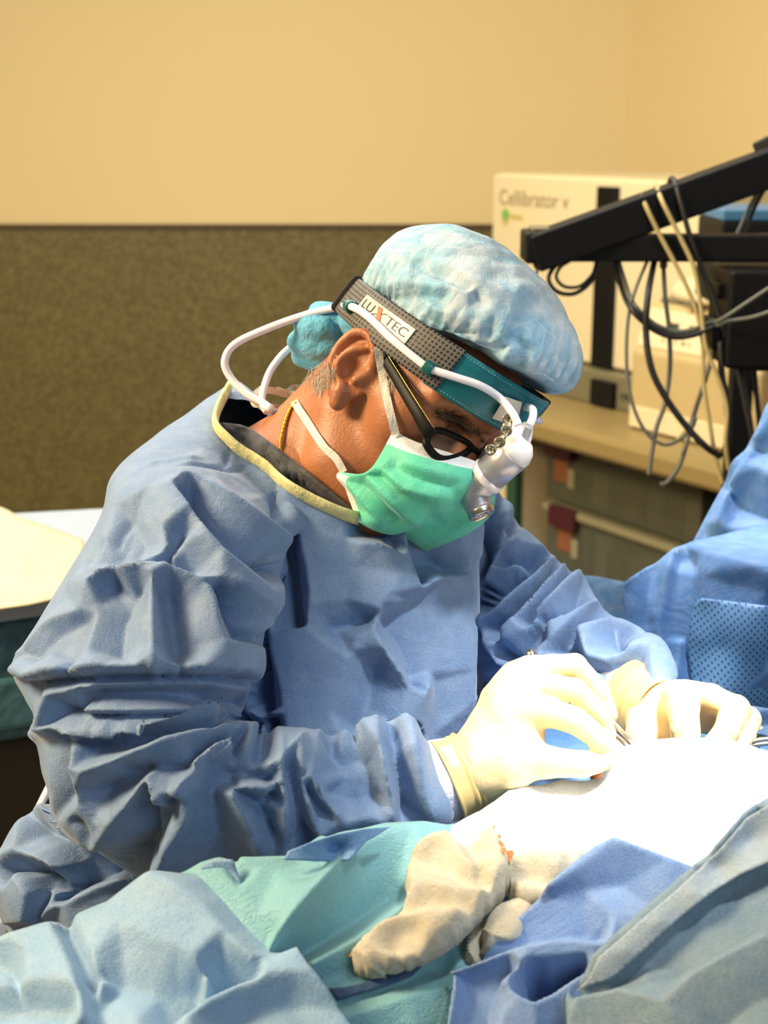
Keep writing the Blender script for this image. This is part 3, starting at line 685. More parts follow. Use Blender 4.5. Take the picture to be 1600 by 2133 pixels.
# neck opening
COLLAR = [(478, 806), (462, 835), (450, 862), (448, 886), (462, 902), (480, 920), (500, 938), (530, 955), (560, 975), (574, 992), (600, 1012), (640, 1036), (690, 1060), (730, 1076), (760, 1082)]
HOLE = COLLAR + [(860, 1090), (880, 900), (700, 780), (560, 770)]
px_, py_, dd_ = proj(gV)
cut = inpoly(px_, py_, HOLE) & ((dd_ < 1.40) | (py_ < 0))
kq = ~cut[gQ].any(1)
gQ2 = gQ[kq]; used = np.zeros(len(gV), bool); used[gQ2.ravel()] = True; rm = np.cumsum(used) - 1
fdep2, *_ = front_depth(gV, 6)
gown = add_me('gown', gV[used], rm[gQ2], M['gown'], person)
def on_gown(x, y, lift=.003, near=1.4):
    q = (px_ - x) ** 2 + (py_ - y) ** 2; w = np.where((q < 15 ** 2) & (dd_ < near) & ~cut)[0]
    if len(w) == 0: w = np.where((q < 40 ** 2) & (dd_ < near + .1))[0]
    return P(x, y, np.percentile(dd_[w], 10) - lift)
cp = catmull(np.array([on_gown(x, y, .005, 1.45) for x, y in COLLAR]), 6)
for _ in range(14): cp[1:-1] = (cp[:-2] + 2 * cp[1:-1] + cp[2:]) / 4
b = MB(); Vt, Ft = tube_geo(cp, .0072, 10, True, (1, .45), ref=-AF + AU); b.add(Vt, Ft)
bind = b.build('neck_binding', M['binding'], gown); bind['label'] = 'pale yellow binding'

for hx, hy in ((-.20, 1.30), (-.07, 1.36)):
    lo = np.array([hx - .09, hy - .24, -.01]); G = grid(lo, np.array([hx + .09, hy + .10, .16]), .004)
    d = smin(capsule(G, (hx, hy, .055), (hx, hy - .03, .10), .045, .044), capsule(G, (hx, hy + .02, .04), (hx + .01, hy - .15, .032), .042, .038), .03); d = smax(d, .006 - G[..., 2], .004)
    V, Q = surface_nets(np.pad(d, 1, constant_values=.05), lo - .004, .004); N = vnorm(V, Q)
    add_me('shoe', V, Q[:, ::-1] if (N * (V - V.mean(0))).sum() < 0 else Q, M['scrub'], person)
# ------------------------------------------------------------------ scrub collar, mask, cap, hair
bV = np.array([v.co for v in person.data.vertices]) + WL['person']
bdep, bpx, bpy_, bd = front_depth(bV, 6)
def on_skin(x, y, lift=.003):
    m = (bpx - x) ** 2 + (bpy_ - y) ** 2; i = np.argsort(m)[:12]; d = bd[i].min(); return P(x, y, d - lift)
top = catmull(np.array([(478, 884), (500, 886), (522, 893), (560, 920), (600, 950), (640, 984), (690, 1026), (752, 1074)], float), 6)
bot = catmull(np.array([(452, 880), (465, 914), (500, 950), (545, 985), (590, 1022), (640, 1056), (700, 1080), (775, 1098)], float), 6)
rows = []
for k in range(9):
    s = k / 8; r = []
    for a, c in zip(top, bot):
        q = a * (1 - s) + c * s
        r.append(q)
    rows.append(r)
V = []
for k, r in enumerate(rows):
    s = k / 8
    for q in r: V.append(on_skin(q[0], q[1], .010 + .001 * math.sin(q[0] * .09 + k)))
V = np.array(V).reshape(9, -1, 3); V0 = V.copy()
for _ in range(10): V[:, 1:-1] = (V[:, :-2] + 2 * V[:, 1:-1] + V[:, 2:]) / 4
for _ in range(4): V[1:-1] = (V[:-2] + 2 * V[1:-1] + V[2:]) / 4
dd = np.minimum((V - CAM) @ AF, (V0 - CAM) @ AF + .002); V = CAM + (V - CAM) * (dd / ((V - CAM) @ AF))[..., None]
def gridfaces(a, b): return [(i * b + j, i * b + j + 1, (i + 1) * b + j + 1, (i + 1) * b + j) for i in range(a - 1) for j in range(b - 1)]
sc_ = add_me('scrub_collar', V.reshape(-1, 3), gridfaces(9, V.shape[1]), M['scrub'], person)
m = sc_.modifiers.new('t', 'SOLIDIFY'); m.thickness = .0025; m.offset = 0

# mask
M['mask'] = fabric('green_mask_cloth', lin(92, 205, 172), lin(74, 186, 156), weave=900, crink=30, cstr=.3, sheen=.2)
M['maskw'] = fabric('white_mask_cloth', lin(225, 232, 240), lin(190, 205, 220), weave=900, crink=30, cstr=.2)
MR = [[(820, 896, .060), (862, 917, .050), (940, 944, .026), (1000, 966, 0)],
      [(800, 932, .062), (868, 958, .054), (945, 980, .028), (1000, 990, 0)],
      [(772, 982, .064), (850, 1000, .056), (930, 1022, .030), (976, 1024, 0)],
      [(708, 985, .064), (800, 1030, .058), (892, 1056, .030), (936, 1058, 0)],
      [(712, 1015, .060), (780, 1060, .052), (858, 1084, .026), (890, 1086, 0)],
      [(726, 1052, .052), (780, 1086, .042), (830, 1102, .020), (850, 1104, 0)],
      [(746, 1084, .044), (785, 1100, .032), (815, 1104, .014), (822, 1100, 0)],
      [(752, 1060, .040), (780, 1070, .030), (795, 1074, .012), (795, 1070, 0)]]
mg = []
for r in MR:
    a = [loc(Hpx(*q)) for q in r]; mg.append(a + [x * np.array([1, -1, 1]) for x in a[-2::-1]])
mg = np.array(mg)
mg = np.array([catmull(mg[:, j], 10) for j in range(mg.shape[1])])          # along rows
mg = np.array([catmull(mg[:, i], 12) for i in range(mg.shape[1])])          # rows x cols
mw = HC + mg[..., 0:1] * HF + mg[..., 1:2] * HRt + mg[..., 2:3] * HU
a_, b_ = mw.shape[:2]
fv = mw.reshape(-1, 3); fq = np.array(gridfaces(a_, b_)); fn = vnorm(fv, fq)
if (fn * (fv - HC)).sum() < 0: fq = fq[:, ::-1]; fn = -fn
ML = relief([(2.5, [(766, 990), (800, 1030), (835, 1065), (868, 1090)]), (-2.5, [(758, 1010), (790, 1048), (830, 1085)]), (2.5, [(800, 978), (838, 1016), (896, 1032), (950, 1035)]), (-2.5, [(790, 990), (835, 1030), (880, 1050)]),
             (2, [(850, 968), (900, 985), (960, 998)]), (-2, [(820, 975), (880, 1000), (940, 1015)]), (2, [(720, 1000), (760, 1050), (800, 1090)]), (-2, [(715, 1020), (750, 1060)])], 1.2, 60, (680, 880, 1060, 1120))
fv = fv + fn * 1.9 * sample(ML, *proj(fv)[:2])[:, None]
msk = add_me('mask', fv, fq, M['mask'], person); msk['label'] = 'green pleated mask with white edges'
msk.data.materials.append(M['maskw'])
for i, p in enumerate(msk.data.polygons):
    r, c = divmod(i, b_ - 1); p.material_index = 1 if (r < 8 or (r > 28 and (c < 3 or c > b_ - 5))) else 0
m = msk.modifiers.new('t', 'SOLIDIFY'); m.thickness = .0012
def ribbon(pts, wpx, n=8, thick=.0008, twist=0, wid=None):
    """flat tape through (px,py,distance) points, its width lying across the view"""
    C = catmull(np.array(pts, float), n); W3 = np.array([P(*q) for q in C]); Vv = []
    T = np.gradient(W3, axis=0)
    for i, (c, t) in enumerate(zip(W3, T)):
        vw = nrm(c - CAM); s = nrm(np.cross(nrm(t), vw)); k = wpx / FPX * C[i][2] / 2
        nn = nrm(np.cross(s, t)) * thick
        Vv += [c + s * k + nn, c - s * k + nn, c - s * k - nn, c + s * k - nn]
    N = len(W3); Fc = [(i * 4 + j, i * 4 + (j + 1) % 4, (i + 1) * 4 + (j + 1) % 4, (i + 1) * 4 + j) for i in range(N - 1) for j in range(4)]
    Fc += [(3, 2, 1, 0), tuple((N - 1) * 4 + j for j in range(4))]
    return np.array(Vv), Fc
def sk(x, y, lift=.003): q = on_skin(x, y, lift); return (x, y, (q - CAM) @ AF)
b = MB(); b.add(*ribbon([sk(824, 905, .005), sk(815, 868, .004), sk(806, 830, .004), sk(796, 780, .004), sk(786, 722, .005)], 17))
tie = b.build('upper_tie', M['strap'], msk, smooth=False)
b = MB(); b.add(*ribbon([sk(716, 984, .006), sk(700, 955, .004), sk(676, 932, .004), sk(655, 902, .004), sk(636, 872, .004), sk(622, 852, .004), sk(613, 836, .003)], 16))
b.build('lower_tie', M['strap'], msk, smooth=False)
b = MB()
b.add(*ribbon([(616, 838, 1.378), (590, 846, 1.395), (565, 845, 1.39), (545, 838, 1.385)], 9)); b.add(*ribbon([(624, 822, 1.40), (600, 822, 1.41), (570, 814, 1.40), (540, 812, 1.39)], 15))
b.add(*ribbon([(540, 812, 1.39), (528, 825, 1.385), (530, 842, 1.38), (548, 842, 1.38)], 12)); b.add(*ribbon([(640, 812, 1.42), (612, 808, 1.42), (598, 818, 1.41), (575, 812, 1.41)], 14)); b.add(*ribbon([(672, 782, 1.43), (648, 786, 1.43), (632, 806, 1.42), (620, 826, 1.40)], 16))
b.build('tie_knot', M['strap'], msk, smooth=False)

# bouffant cap
def cap_sdf(G):
    q = (G - HC.astype(np.float32)); p = np.stack([q @ HF.astype(np.float32), q @ HRt.astype(np.float32), q @ HU.astype(np.float32)], -1)
    f, r, u = p[..., 0], p[..., 1], p[..., 2]
    hem = .060 + .38 * np.clip(f, 0, None) - .12 * np.clip(-f, 0, None)
    hh = np.clip((u - hem) / .05, 0, 1); s = .865 + .135 * np.sqrt(np.clip(1 - (1 - hh) ** 2, 0, 1))
    n = 2.45
    k = (np.abs((f - .010) / (.121 * s)) ** n + np.abs(r / (.091 * s)) ** n + np.abs((u - .074) / .090) ** n) ** (1 / n) - 1
    d = k * .088
    ang = np.arctan2(r, f)
    d = d + .0014 * np.sin(ang * 46 + 2 * np.sin(ang * 7)) * (1 - hh)
    d = smax(d, hem - u, .004)
    sac = ellip(p, (-.098, .018, -.008), (.031, .056, .036)); sac = smin(sac, ellip(p, (-.108, .030, -.030), (.020, .034, .022)), .012)
    sac = sac + .0022 * np.sin(ang * 30 + u * 180) + .0015 * np.sin(r * 260 + u * 120)
    neck = ellip(p, (-.06, .0, .03), (.046, .070, .035))
    return smin(smin(d, sac, .006), neck, .006)
h = .0021; lo = HC + np.array([-.20, -.20, -.10]); hi = HC + np.array([.17, .14, .19])
G = grid(lo, hi, h); d = cap_sdf(G); cV, cQ = surface_nets(np.pad(d, 1, constant_values=.05), lo - h, h); cV = lap(cV, cQ, 2, .5); cN = vnorm(cV, cQ)
if (cN * (cV - cV.mean(0))).sum() < 0: cN = -cN; cQ = cQ[:, ::-1]
cV = cV + cN * (crumple(cV, .040, .0085, 11, 5) + crumple(cV, .015, .003, 12, 4))[:, None]
CL = relief([(5, [(775, 605), (840, 590), (910, 598), (980, 612)]), (-5, [(780, 625), (850, 615), (920, 618)]), (4, [(790, 560), (830, 540), (900, 545), (960, 570), (1010, 600)]), (-3, [(880, 560), (950, 590), (1000, 625)]),
             (4, [(900, 640), (960, 660), (1010, 650), (1060, 660)]), (-4, [(880, 660), (940, 690), (990, 700)]), (4, [(1080, 600), (1060, 650), (1040, 700)]), (-4, [(1100, 640), (1075, 690), (1050, 730)]),
             (3, [(1000, 690), (980, 725)]), (3, [(1060, 720), (1040, 765)]), (-3, [(1020, 700), (1005, 750)]), (-3, [(1090, 730), (1070, 780)]), (3, [(1110, 720), (1100, 770)])], 1.2, 60, (620, 480, 1180, 820))
cV = cV + cN * (sample(CL, *proj(cV)[:2]) * np.clip(-(cN * nrm(cV.mean(0) - CAM)).sum(1) * 2, 0, 1))[:, None]
t = NT('cap_cloth'); n1 = t.noise(16, 6, .62, 1.2); n2 = t.noise(120, 4, .6)
c1 = t.ramp(n1, [(.30, lin(108, 176, 214)), (.46, lin(150, 194, 220)), (.60, lin(190, 210, 228)), (.75, lin(165, 198, 220))])
vv = t.ramp(t.vor(38, 'DISTANCE_TO_EDGE'), [(0, (1, 1, 1)), (.05, (0, 0, 0))]); c1 = t.mix(t.mix(.75, vv, (0, 0, 0, 1)), c1, lin(236, 240, 244))
t.base(t.mix(t.ramp(n2, [(.4, (0, 0, 0)), (.7, (1, 1, 1))]), c1, t.mix(.25, c1, lin(140, 170, 190)))).set(Roughness=.55)
t.b.inputs['Subsurface Weight'].default_value = .1; t.b.inputs['Subsurface Radius'].default_value = (.01, .012, .014); t.b.inputs['Subsurface Scale'].default_value = .5
bb = t.bump(t.noise(40, 7, .7, 1.5), .55, .006); bb = t.bump(t.vor(38, 'DISTANCE_TO_EDGE'), .25, .003, bb); t.nor(bb); M['cap'] = t.m
M['capb'] = fabric('cap_blue_cloth', lin(96, 186, 226), lin(76, 166, 212), weave=900, crink=45, cstr=.6)
cap = add_me('bouffant_cap', cV, cQ, M['cap'], person); cap.data.materials.append(M['capb'])
cl = loc(cV)
for p in cap.data.polygons:
    c = cl[list(p.vertices)].mean(0); p.material_index = 1 if (c[0] < -.03 and c[2] < .045) else 0
# hem of the cap
hp = []
for k in range(60):
    a = math.radians(-100 + 200 * k / 59); f = .010 + .106 * math.cos(a); r = .080 * math.sin(a); u = .062 + .38 * max(f, 0) - .12 * max(-f, 0)
    hp.append(H(f, r, u + .002))
b = MB(); b.tube(np.array(hp), [.0016 + .0005 * math.sin(i * 2.1) for i in range(60)], 8); b.build('cap_hem', M['cap'], cap)
b = MB(); b.tube(catmull(np.array([P(772, 585, 1.35), P(776, 562, 1.36), P(798, 557, 1.37), P(822, 566, 1.37)]), 6), .0014, 8); b.build('elastic_loop', M['strap'], cap)

# short grey hair behind the ear, sideburn and brows
def hairs(name, spec, mat, r0=.00035):
    b = MB()
    for (x0, y0, x1, y1, n, dx, dy, L, lift) in spec:
        for _ in range(n):
            s = rng.random(); x = x0 + (x1 - x0) * s + rng.normal() * 5; y = y0 + (y1 - y0) * s + rng.normal() * 5
            a = on_skin(x, y, -.001); k = rng.uniform(.6, 1.3); ex = x + (dx + rng.normal() * 5) * k; ey = y + (dy + rng.normal() * 5) * k
            e = on_skin(ex, ey, lift * rng.uniform(.5, 1.4)); mid = (a + e) / 2 + nrm(CAM - a) * lift * .6
            b.tube(np.array([a, mid, e]), [r0, r0 * .8, r0 * .2], 4, False)
    return b.build(name, mat, person)
M['hair'] = plain('grey_hair', lin(190, 182, 168), .5); M['brow'] = plain('brown_grey_hair', lin(96, 72, 52), .5)
hairs('nape_hair', [(672, 762, 684, 800, 60, -10, 16, 1, .003), (650, 775, 676, 810, 60, -8, 20, 1, .003), (680, 752, 690, 772, 40, -6, 20, 1, .003)], M['hair'])
hairs('sideburn', [(806, 752, 842, 790, 60, 14, 26, 1, .004), (790, 748, 815, 800, 40, 6, 24, 1, .003)], M['hair'])
hairs('eyebrow', [(905, 858, 960, 880, 80, 20, 8, 1, .004), (950, 876, 1010, 915, 70, 16, 10, 1, .004)], M['brow'], .0005)

# ------------------------------------------------------------------ necklace
nk = catmull(np.array([on_skin(x, y, .003) for x, y in [(618, 838), (606, 850), (598, 866), (592, 884), (587, 905), (584, 928), (586, 946), (590, 960)]]), 26)
b = MB(); b.tube(nk, [.0016 + .0006 * math.sin(i * 1.9) for i in range(len(nk))], 8)
neck = b.build('necklace', M['gold']); tag(neck, 'thin gold chain lying on the bare side of the neck', 'necklace')

# ------------------------------------------------------------------ eyeglasses
gl = empty('eyeglasses', H(.10, 0, .01)); tag(gl, 'black rectangular framed glasses low on the nose above the mask', 'glasses')
M['frame'] = plain('black_acetate', lin(12, 12, 14), .5, nscale=60, nstr=.02, **{'Specular_IOR_Level': .2})
t = NT('lens_glass'); t.base(lin(120, 110, 105)).set(Roughness=.04, Alpha=.10); M['lens'] = t.m
def lr(x): return .053 - (x - 888) / 92 * .047
out = [(888, 922), (893, 907), (906, 897), (925, 899), (952, 911), (974, 922), (981, 930), (972, 942), (952, 952), (930, 957), (912, 953), (896, 938)]
rim = catmull(np.array([loc(Hpx(x, y, lr(x))) for x, y in out]), 6, True)
for sgn, nm in ((1, 'right'), (-1, 'left')):
    R_l = rim * np.array([1, sgn, 1]); Rw = np.array([H(*q) for q in R_l])
    pts = np.vstack([Rw, Rw[:2]]); b = MB(); b.tube(pts, .0036, 10, False, (1.0, .8)); ro = b.build('rim', M['frame'], gl)
    c = Rw.mean(0); n = len(Rw); b = MB(); nv = nrm(np.cross(Rw[0] - c, Rw[n // 4] - c))
    b.add(np.vstack([Rw * .985 + c * .015 + nv * .0006, Rw * .985 + c * .015 - nv * .0006]), [tuple(range(n)), tuple(range(2 * n - 1, n - 1, -1))] + [(i, (i + 1) % n, n + (i + 1) % n, n + i) for i in range(n)])
    b.build('lens', M['lens'], gl, smooth=False)
    tp = [loc(Hpx(x, y, r)) for x, y, r in [(899, 908, .057), (888, 893, .062), (868, 858, .068), (842, 815, .072), (815, 770, .075), (790, 730, .078)]]
    tp = catmull(np.array(tp) * np.array([1, sgn, 1]), 6); tw = np.array([H(*q) for q in tp])
    hgt = np.interp(np.linspace(0, 1, len(tw)), [0, .15, .4, 1], [.0075, .0065, .0055, .0045])
    b = MB(); Vt, Ft = tube_geo(tw, hgt, 12, True, (1, .30), ref=np.cross(tw[-1] - tw[0], HRt)); b.add(Vt, Ft); te = b.build('temple', M['frame'], gl)
    if sgn == 1:
        off = nrm(np.cross(tw[-1] - tw[0], HRt)); s = 1 if (off @ AR) > 0 else -1
        b = MB(); b.tube(np.array([p + off * s * hh * .97 for p, hh in zip(tw, hgt)])[3:], .0005, 6); b.build('temple_trim', M['gold'], te)
br = np.array([H(*(loc(Hpx(980, 930, .007)) * np.array([1, k, 1])) ) for k in (1, .4, -.4, -1)]); br[1:3] += HF * .003
b = MB(); b.tube(catmull(br, 5), .0028, 10); b.build('bridge', M['frame'], gl)

# ------------------------------------------------------------------ headlight
hl = empty('surgical_headlight', H(0, 0, .05)); tag(hl, 'headlight on a grey mesh and teal headband with a silver lamp before the forehead', 'headlight')
t = NT('grey_mesh_band'); co = t.n('ShaderNodeTexCoord').outputs['UV']; mp = t.n('ShaderNodeMapping'); mp.inputs['Scale'].default_value = (1, 1, 1); t.l(co, mp.inputs[0])
v = t.n('ShaderNodeTexVoronoi', Scale=250.0, Randomness=.1); t.l(mp.outputs[0], v.inputs['Vector'])
rp = t.ramp(v.outputs['Distance'], [(.26, lin(22, 22, 24)), (.40, lin(100, 99, 97))]); t.base(rp).set(Roughness=.6); t.nor(t.bump(rp, .8, .001)); M['mesh'] = t.m
M['teal'] = plain('teal_vinyl', lin(20, 112, 124), .42, nscale=160, nstr=.15); M['tealclip'] = plain('teal_clip_plastic', lin(16, 96, 96), .35)
M['stitch'] = plain('pale_teal_thread', lin(110, 190, 196), .6); M['velcro'] = plain('black_velcro', lin(24, 23, 22), .9, nscale=500, nstr=.8)
M['cable'] = plain('white_cable_sleeve', lin(238, 236, 248), .35); M['silver'] = plain('satin_silver', lin(180, 178, 186), .36, .5, nscale=200, nstr=.05)
M['lampw'] = plain('white_lamp_plastic', lin(232, 228, 232), .35); M['plate'] = plain('label_plate', lin(205, 200, 188), .35); M['ink'] = plain('black_ink', lin(30, 30, 34), .5); M['orange'] = plain('orange_ink', lin(226, 96, 50), .5)
def band(th, u=0, lift=0, A=.1115, B=.0855):
    c, s = math.cos(th), math.sin(th)
    f = A * np.sign(c) * abs(c) ** .9; r = B * np.sign(s) * abs(s) ** .9
    n = nrm(np.array([c / A, s / B])); f += n[0] * lift - .002; r += n[1] * lift
    return H(f, r, .0505 + .0165 * f / A + u + .0)
def strip(name, t0, t1, hw, thick, mat, parent, base=0, n=60, shear=0, hw2=None, uv=True, du=0):
    V = []; N = n + 1; prof = [(-1, 0), (-1, .7), (-.9, 1), (-.5, 1.05), (0, 1.1), (.5, 1.05), (.9, 1), (1, .7), (1, 0)]; kp = len(prof); UVc = []
    for i in range(N):
        s = i / n; t0_ = math.radians(t0 + (t1 - t0) * s); h_ = hw + ((hw2 or hw) - hw) * s
        for a, l in prof:
            V.append(band(t0_ + (shear * a if s == 0 or s == 1 else 0), a * h_ + du, base + l * thick)); UVc.append((math.radians(t0 + (t1 - t0) * s) * .098, a * h_))
    Fc = [(i * kp + j, i * kp + (j + 1) % kp, (i + 1) * kp + (j + 1) % kp, (i + 1) * kp + j) for i in range(N - 1) for j in range(kp)]
    Fc += [tuple(range(kp))[::-1], tuple((N - 1) * kp + j for j in range(kp))]
    o = add_me(name, V, Fc, mat, parent)
    uvl = o.data.uv_layers.new(name='UVMap')
    for lp in o.data.loops: uvl.data[lp.index].uv = UVc[lp.vertex_index]
    return o
hb = strip('headband', 42, 137, .0215, .0045, M['mesh'], hl, 0, hw2=.0185); hb['label'] = 'grey mesh side of the headband'
strip('headband', -137, -42, .0185, .0045, M['mesh'], hl, 0, hw2=.0215)
bp = strip('brow_pad', -50, 50, .0215, .0038, M['teal'], hl, -.0008, du=-.001); bp['label'] = 'stitched teal brow pad'
for s in (-1, 1):
    b = MB()
    for k in range(48):
        th = math.radians(-46 + 92 * (k + .2) / 48); th2 = math.radians(-46 + 92 * (k + .75) / 48)
        b.tube(np.array([band(th, s * .0183 - .001, .0034), band(th2, s * .0183 - .001, .0034)]), .0004, 5)
    b.build('stitching', M['stitch'], bp)
strip('rear_strap', 128, 232, .020, .007, M['velcro'], hl, .001)
# name plate with its lettering
def plate_piece(name, a0, a1, u0, u1, lift, mat, parent):
    n = 16; V = []
    for l in (lift, lift + .0012):
        for i in range(n + 1):
            for u in (u0, u1): V.append(band(math.radians(a0 + (a1 - a0) * i / n), u, l))
    m_ = 2 * (n + 1); Fc = []
    for i in range(n):
        k = i * 2; Fc += [(k, k + 1, k + 3, k + 2), (m_ + k, m_ + k + 2, m_ + k + 3, m_ + k + 1), (k, k + 2, m_ + k + 2, m_ + k), (k + 1, m_ + k + 1, m_ + k + 3, k + 3)]
    Fc += [(0, m_, m_ + 1, 1), (2 * n, 2 * n + 1, m_ + 2 * n + 1, m_ + 2 * n)]
    return add_me(name, V, Fc, mat, parent, smooth=False)
LP0, LP1 = 103, 69
pl = plate_piece('name_plate', LP0, LP1, -.0035, .0125, .0048, M['plate'], hb)
def text_geo(s, font=None):
    cu = bpy.data.curves.new('t', 'FONT'); cu.body = s; cu.size = 1; cu.resolution_u = 6
    o = bpy.data.objects.new('t', cu); COL.objects.link(o); dg = bpy.context.evaluated_depsgraph_get(); me = o.evaluated_get(dg).to_mesh()
    V = np.array([v.co[:] for v in me.vertices]); Fc = [tuple(p.vertices) for p in me.polygons]; o.evaluated_get(dg).to_mesh_clear(); bpy.data.objects.remove(o); return V, Fc
def letters(name, s, x0, w, mat, u0, hgt, lift=.0064, warp=None):
    V, Fc = text_geo(s); V = V.copy(); V[:, 0] -= V[:, 0].min(); V[:, 1] -= V[:, 1].min(); V[:, 0] /= V[:, 0].max(); V[:, 1] /= V[:, 1].max()
    out = [band(math.radians(x0 + w * v[0]), u0 + hgt * v[1], lift) for v in V]
    return add_me(name, out, Fc, mat, pl, smooth=False)
letters('lettering', 'LU', 101, -8.0, M['ink'], .0005, .0085); letters('lettering', 'TEC', 84.8, -13.5, M['ink'], .0005, .0085)
def slash(name, pts, mat, lift):
    V = [band(math.radians(a), u, lift) for a, u in pts]; return add_me(name, V, [tuple(range(len(V)))], mat, pl, smooth=False)
slash('lettering', [(93.0, .0005), (92.0, .0005), (85.2, .0090), (86.2, .0090)], M['ink'], .0063)
xs = slash('red_stroke', [(92.0, .0105), (89.6, .0105), (86.4, -.0010), (88.8, -.0010)], M['orange'], .0066); xs['label'] = 'orange stroke of the letter X'
# cable along the band
Bs = np.array([band(math.radians(a), u, .0065) for a in np.linspace(-20, 140, 160) for u in np.linspace(-.026, .026, 26)]); bsx, bsy, bsd = proj(Bs)
def on_band(x, y, lift=.002): i = np.argmin((bsx - x) ** 2 + (bsy - y) ** 2); return P(x, y, bsd[i] - lift)
c1 = [P(566, 853, 1.37), P(548, 840, 1.375), P(515, 822, 1.38), P(483, 790, 1.385), P(468, 755, 1.385), P(488, 718, 1.385), P(555, 685, 1.38), P(640, 655, 1.37), P(705, 640, 1.352), on_band(730, 638, .004), on_band(765, 658, .005), on_band(815, 705, .0045), on_band(870, 750, .0045), on_band(897, 768, .004), on_band(950, 786, .004),
      on_band(1000, 803, .004), P(1040, 828, 1.237), P(1066, 858, 1.230), P(1080, 886, 1.228)]
cw = catmull(np.array(c1), 9)
b = MB(); b.tube(cw, np.interp(np.arange(len(cw)), [0, 80, 150, len(cw)], [.0038, .0036, .0034, .0037]), 12); b.build('cable', M['cable'], hl)
c2 = [P(556, 858, 1.372), P(546, 838, 1.378), P(550, 808, 1.39), P(566, 768, 1.41), P(600, 728, 1.43), P(645, 706, 1.44), P(700, 690, 1.445), band(math.radians(200), -.012, .012), band(math.radians(235), -.006, .010), band(math.radians(270), 0, .010), band(math.radians(310), 0, .009), P(1085, 848, 1.285), P(1108, 852, 1.255), P(1110, 868, 1.245), P(1102, 888, 1.238)]
b = MB(); b.tube(catmull(np.array(c2), 9), .0036, 12); b.build('cable', M['cable'], hl)
b = MB(); b.tube(np.array([P(548, 842, 1.371), P(560, 850, 1.366), P(568, 856, 1.366)]), .0042, 10); b.build('cable_joint', M['cable'], hl)
for x, y, a in ((728, 637, 130), (893, 767, 0)):
    c = on_band(x, y, .004); i = np.argmin(((Bs - c) ** 2).sum(1)); th = np.linspace(-20, 140, 160)[i // 26]; tg = nrm(band(math.radians(th + 1)) - band(math.radians(th - 1))); nn = nrm(band(math.radians(th), 0, .01) - band(math.radians(th)))
    b = MB(); Vt, Ft = tube_geo(np.array([c - tg * .0045, c + tg * .0045]), .0055, 14, True); b.add(Vt, Ft); b.box(c - nn * .003, tg * .0045, HU * .0062, nn * .003); b.build('cable_clip', M['tealclip'], hl, bevel=.0008)
# lamp
RL = -.004
lp = [Hpx(1070, 945, RL), Hpx(1042, 968, RL), Hpx(1016, 992, RL)]
ax = nrm(lp[2] - lp[0]); L = np.linalg.norm(lp[2] - lp[0]); RR = .0160
b = MB(); b.add(*lathe([(0, RR * .97), (.0006, RR), (L, RR)], lp[0], ax, 36)); b.build('lamp_barrel', M['silver'], hl)
b = MB(); b.add(*lathe([(-.0034, RR * 1.01), (-.003, RR * 1.07), (.003, RR * 1.07), (.0034, RR * 1.01)], lp[2], ax, 36)); b.build('white_ring', M['lampw'], hl)
el = catmull(np.array([Hpx(1016, 992, RL), Hpx(1003, 1006, RL), Hpx(992, 1024, RL - .001), Hpx(992, 1042, RL - .003), Hpx(1000, 1062, RL - .006)]), 6)
b = MB(); b.tube(el, np.linspace(RR, .0118, len(el)), 32); b.build('lamp_elbow', M['silver'], hl)
ea = nrm(el[-1] - el[-3])
b = MB(); b.add(*lathe([(-.001, .0112), (.001, .0120), (.006, .0118), (.0065, .0105), (.003, .0100), (.002, .0098)], el[-1], ea, 36)); b.build('lens_bezel', M['metal'], hl)
t = NT('lamp_lens'); t.base(t.ramp(t.vor(420), [(.2, lin(250, 250, 255)), (.5, lin(90, 110, 130))])).set(Roughness=.1); t.nor(t.bump(t.vor(420), .6, .001)); M['lampl'] = t.m
b = MB(); b.add(*lathe([(.0, .0095), (.0042, .0099), (.005, .006)], el[-1], ea, 24)); b.build('lamp_lens', M['lampl'], hl)
yj = Hpx(1083, 934, RL)
b = MB(); b.add(*lathe([(-.0005, RR * .98), (.004, RR * .99), (.011, RR * .80), (.016, RR * .45)], lp[0], -ax, 32)); b.tube(np.array([yj, Hpx(1078, 908, RL + .002), Hpx(1075, 882, RL + .004)]), [.0075, .0062, .0052], 16)
b.tube(np.array([yj, Hpx(1095, 910, RL - .006), Hpx(1100, 884, RL - .008)]), [.0075, .0058, .0050], 16); b.build('cable_socket', M['lampw'], hl)
b = MB(); b.tube(np.array([Hpx(1100, 848, RL - .01), Hpx(1096, 852, RL - .01)]), .0038, 12); b.build('cable_end', M['bluetop'], hl)
# hinge chain and back plate
pn = nrm(CAM - H(.12, 0, .06))
def fplate(name, pts, mat, parent, th=.0022):
    V = np.array(pts); n = len(V); b = MB(); b.add(np.vstack([V, V + pn * th]), [tuple(range(n))[::-1], tuple(range(n, 2 * n))] + [(i, (i + 1) % n, n + (i + 1) % n, n + i) for i in range(n)]); return b.build(name, mat, parent, smooth=False, bevel=.0006)
bk = fplate('back_plate', [on_band(x, y, .001) for x, y in ((1026, 872), (1052, 826), (1088, 838), (1076, 888), (1050, 880))], M['plate'], hl)
cc = [P(1058, 873, 1.232), P(1055, 897, 1.228), P(1041, 921, 1.226), P(1022, 937, 1.224)]
M['links'] = plain('bronze_steel', lin(150, 142, 120), .35, .8, nscale=150, nstr=.1)
for a, c in zip(cc[:-1], cc[1:]):
    b = MB(); b.tube(np.array([a, c]), .0042, 14, True, (1, .35)); b.build('hinge_link', M['links'], hl)
for c in cc:
    b = MB(); b.add(*lathe([(-.002, .0050), (.0022, .0050), (.0028, .0044), (.0028, .0026), (.0018, .0024), (.0018, .0003)], c, pn, 20)); kk = b.build('hinge_screw', M['links'], hl)
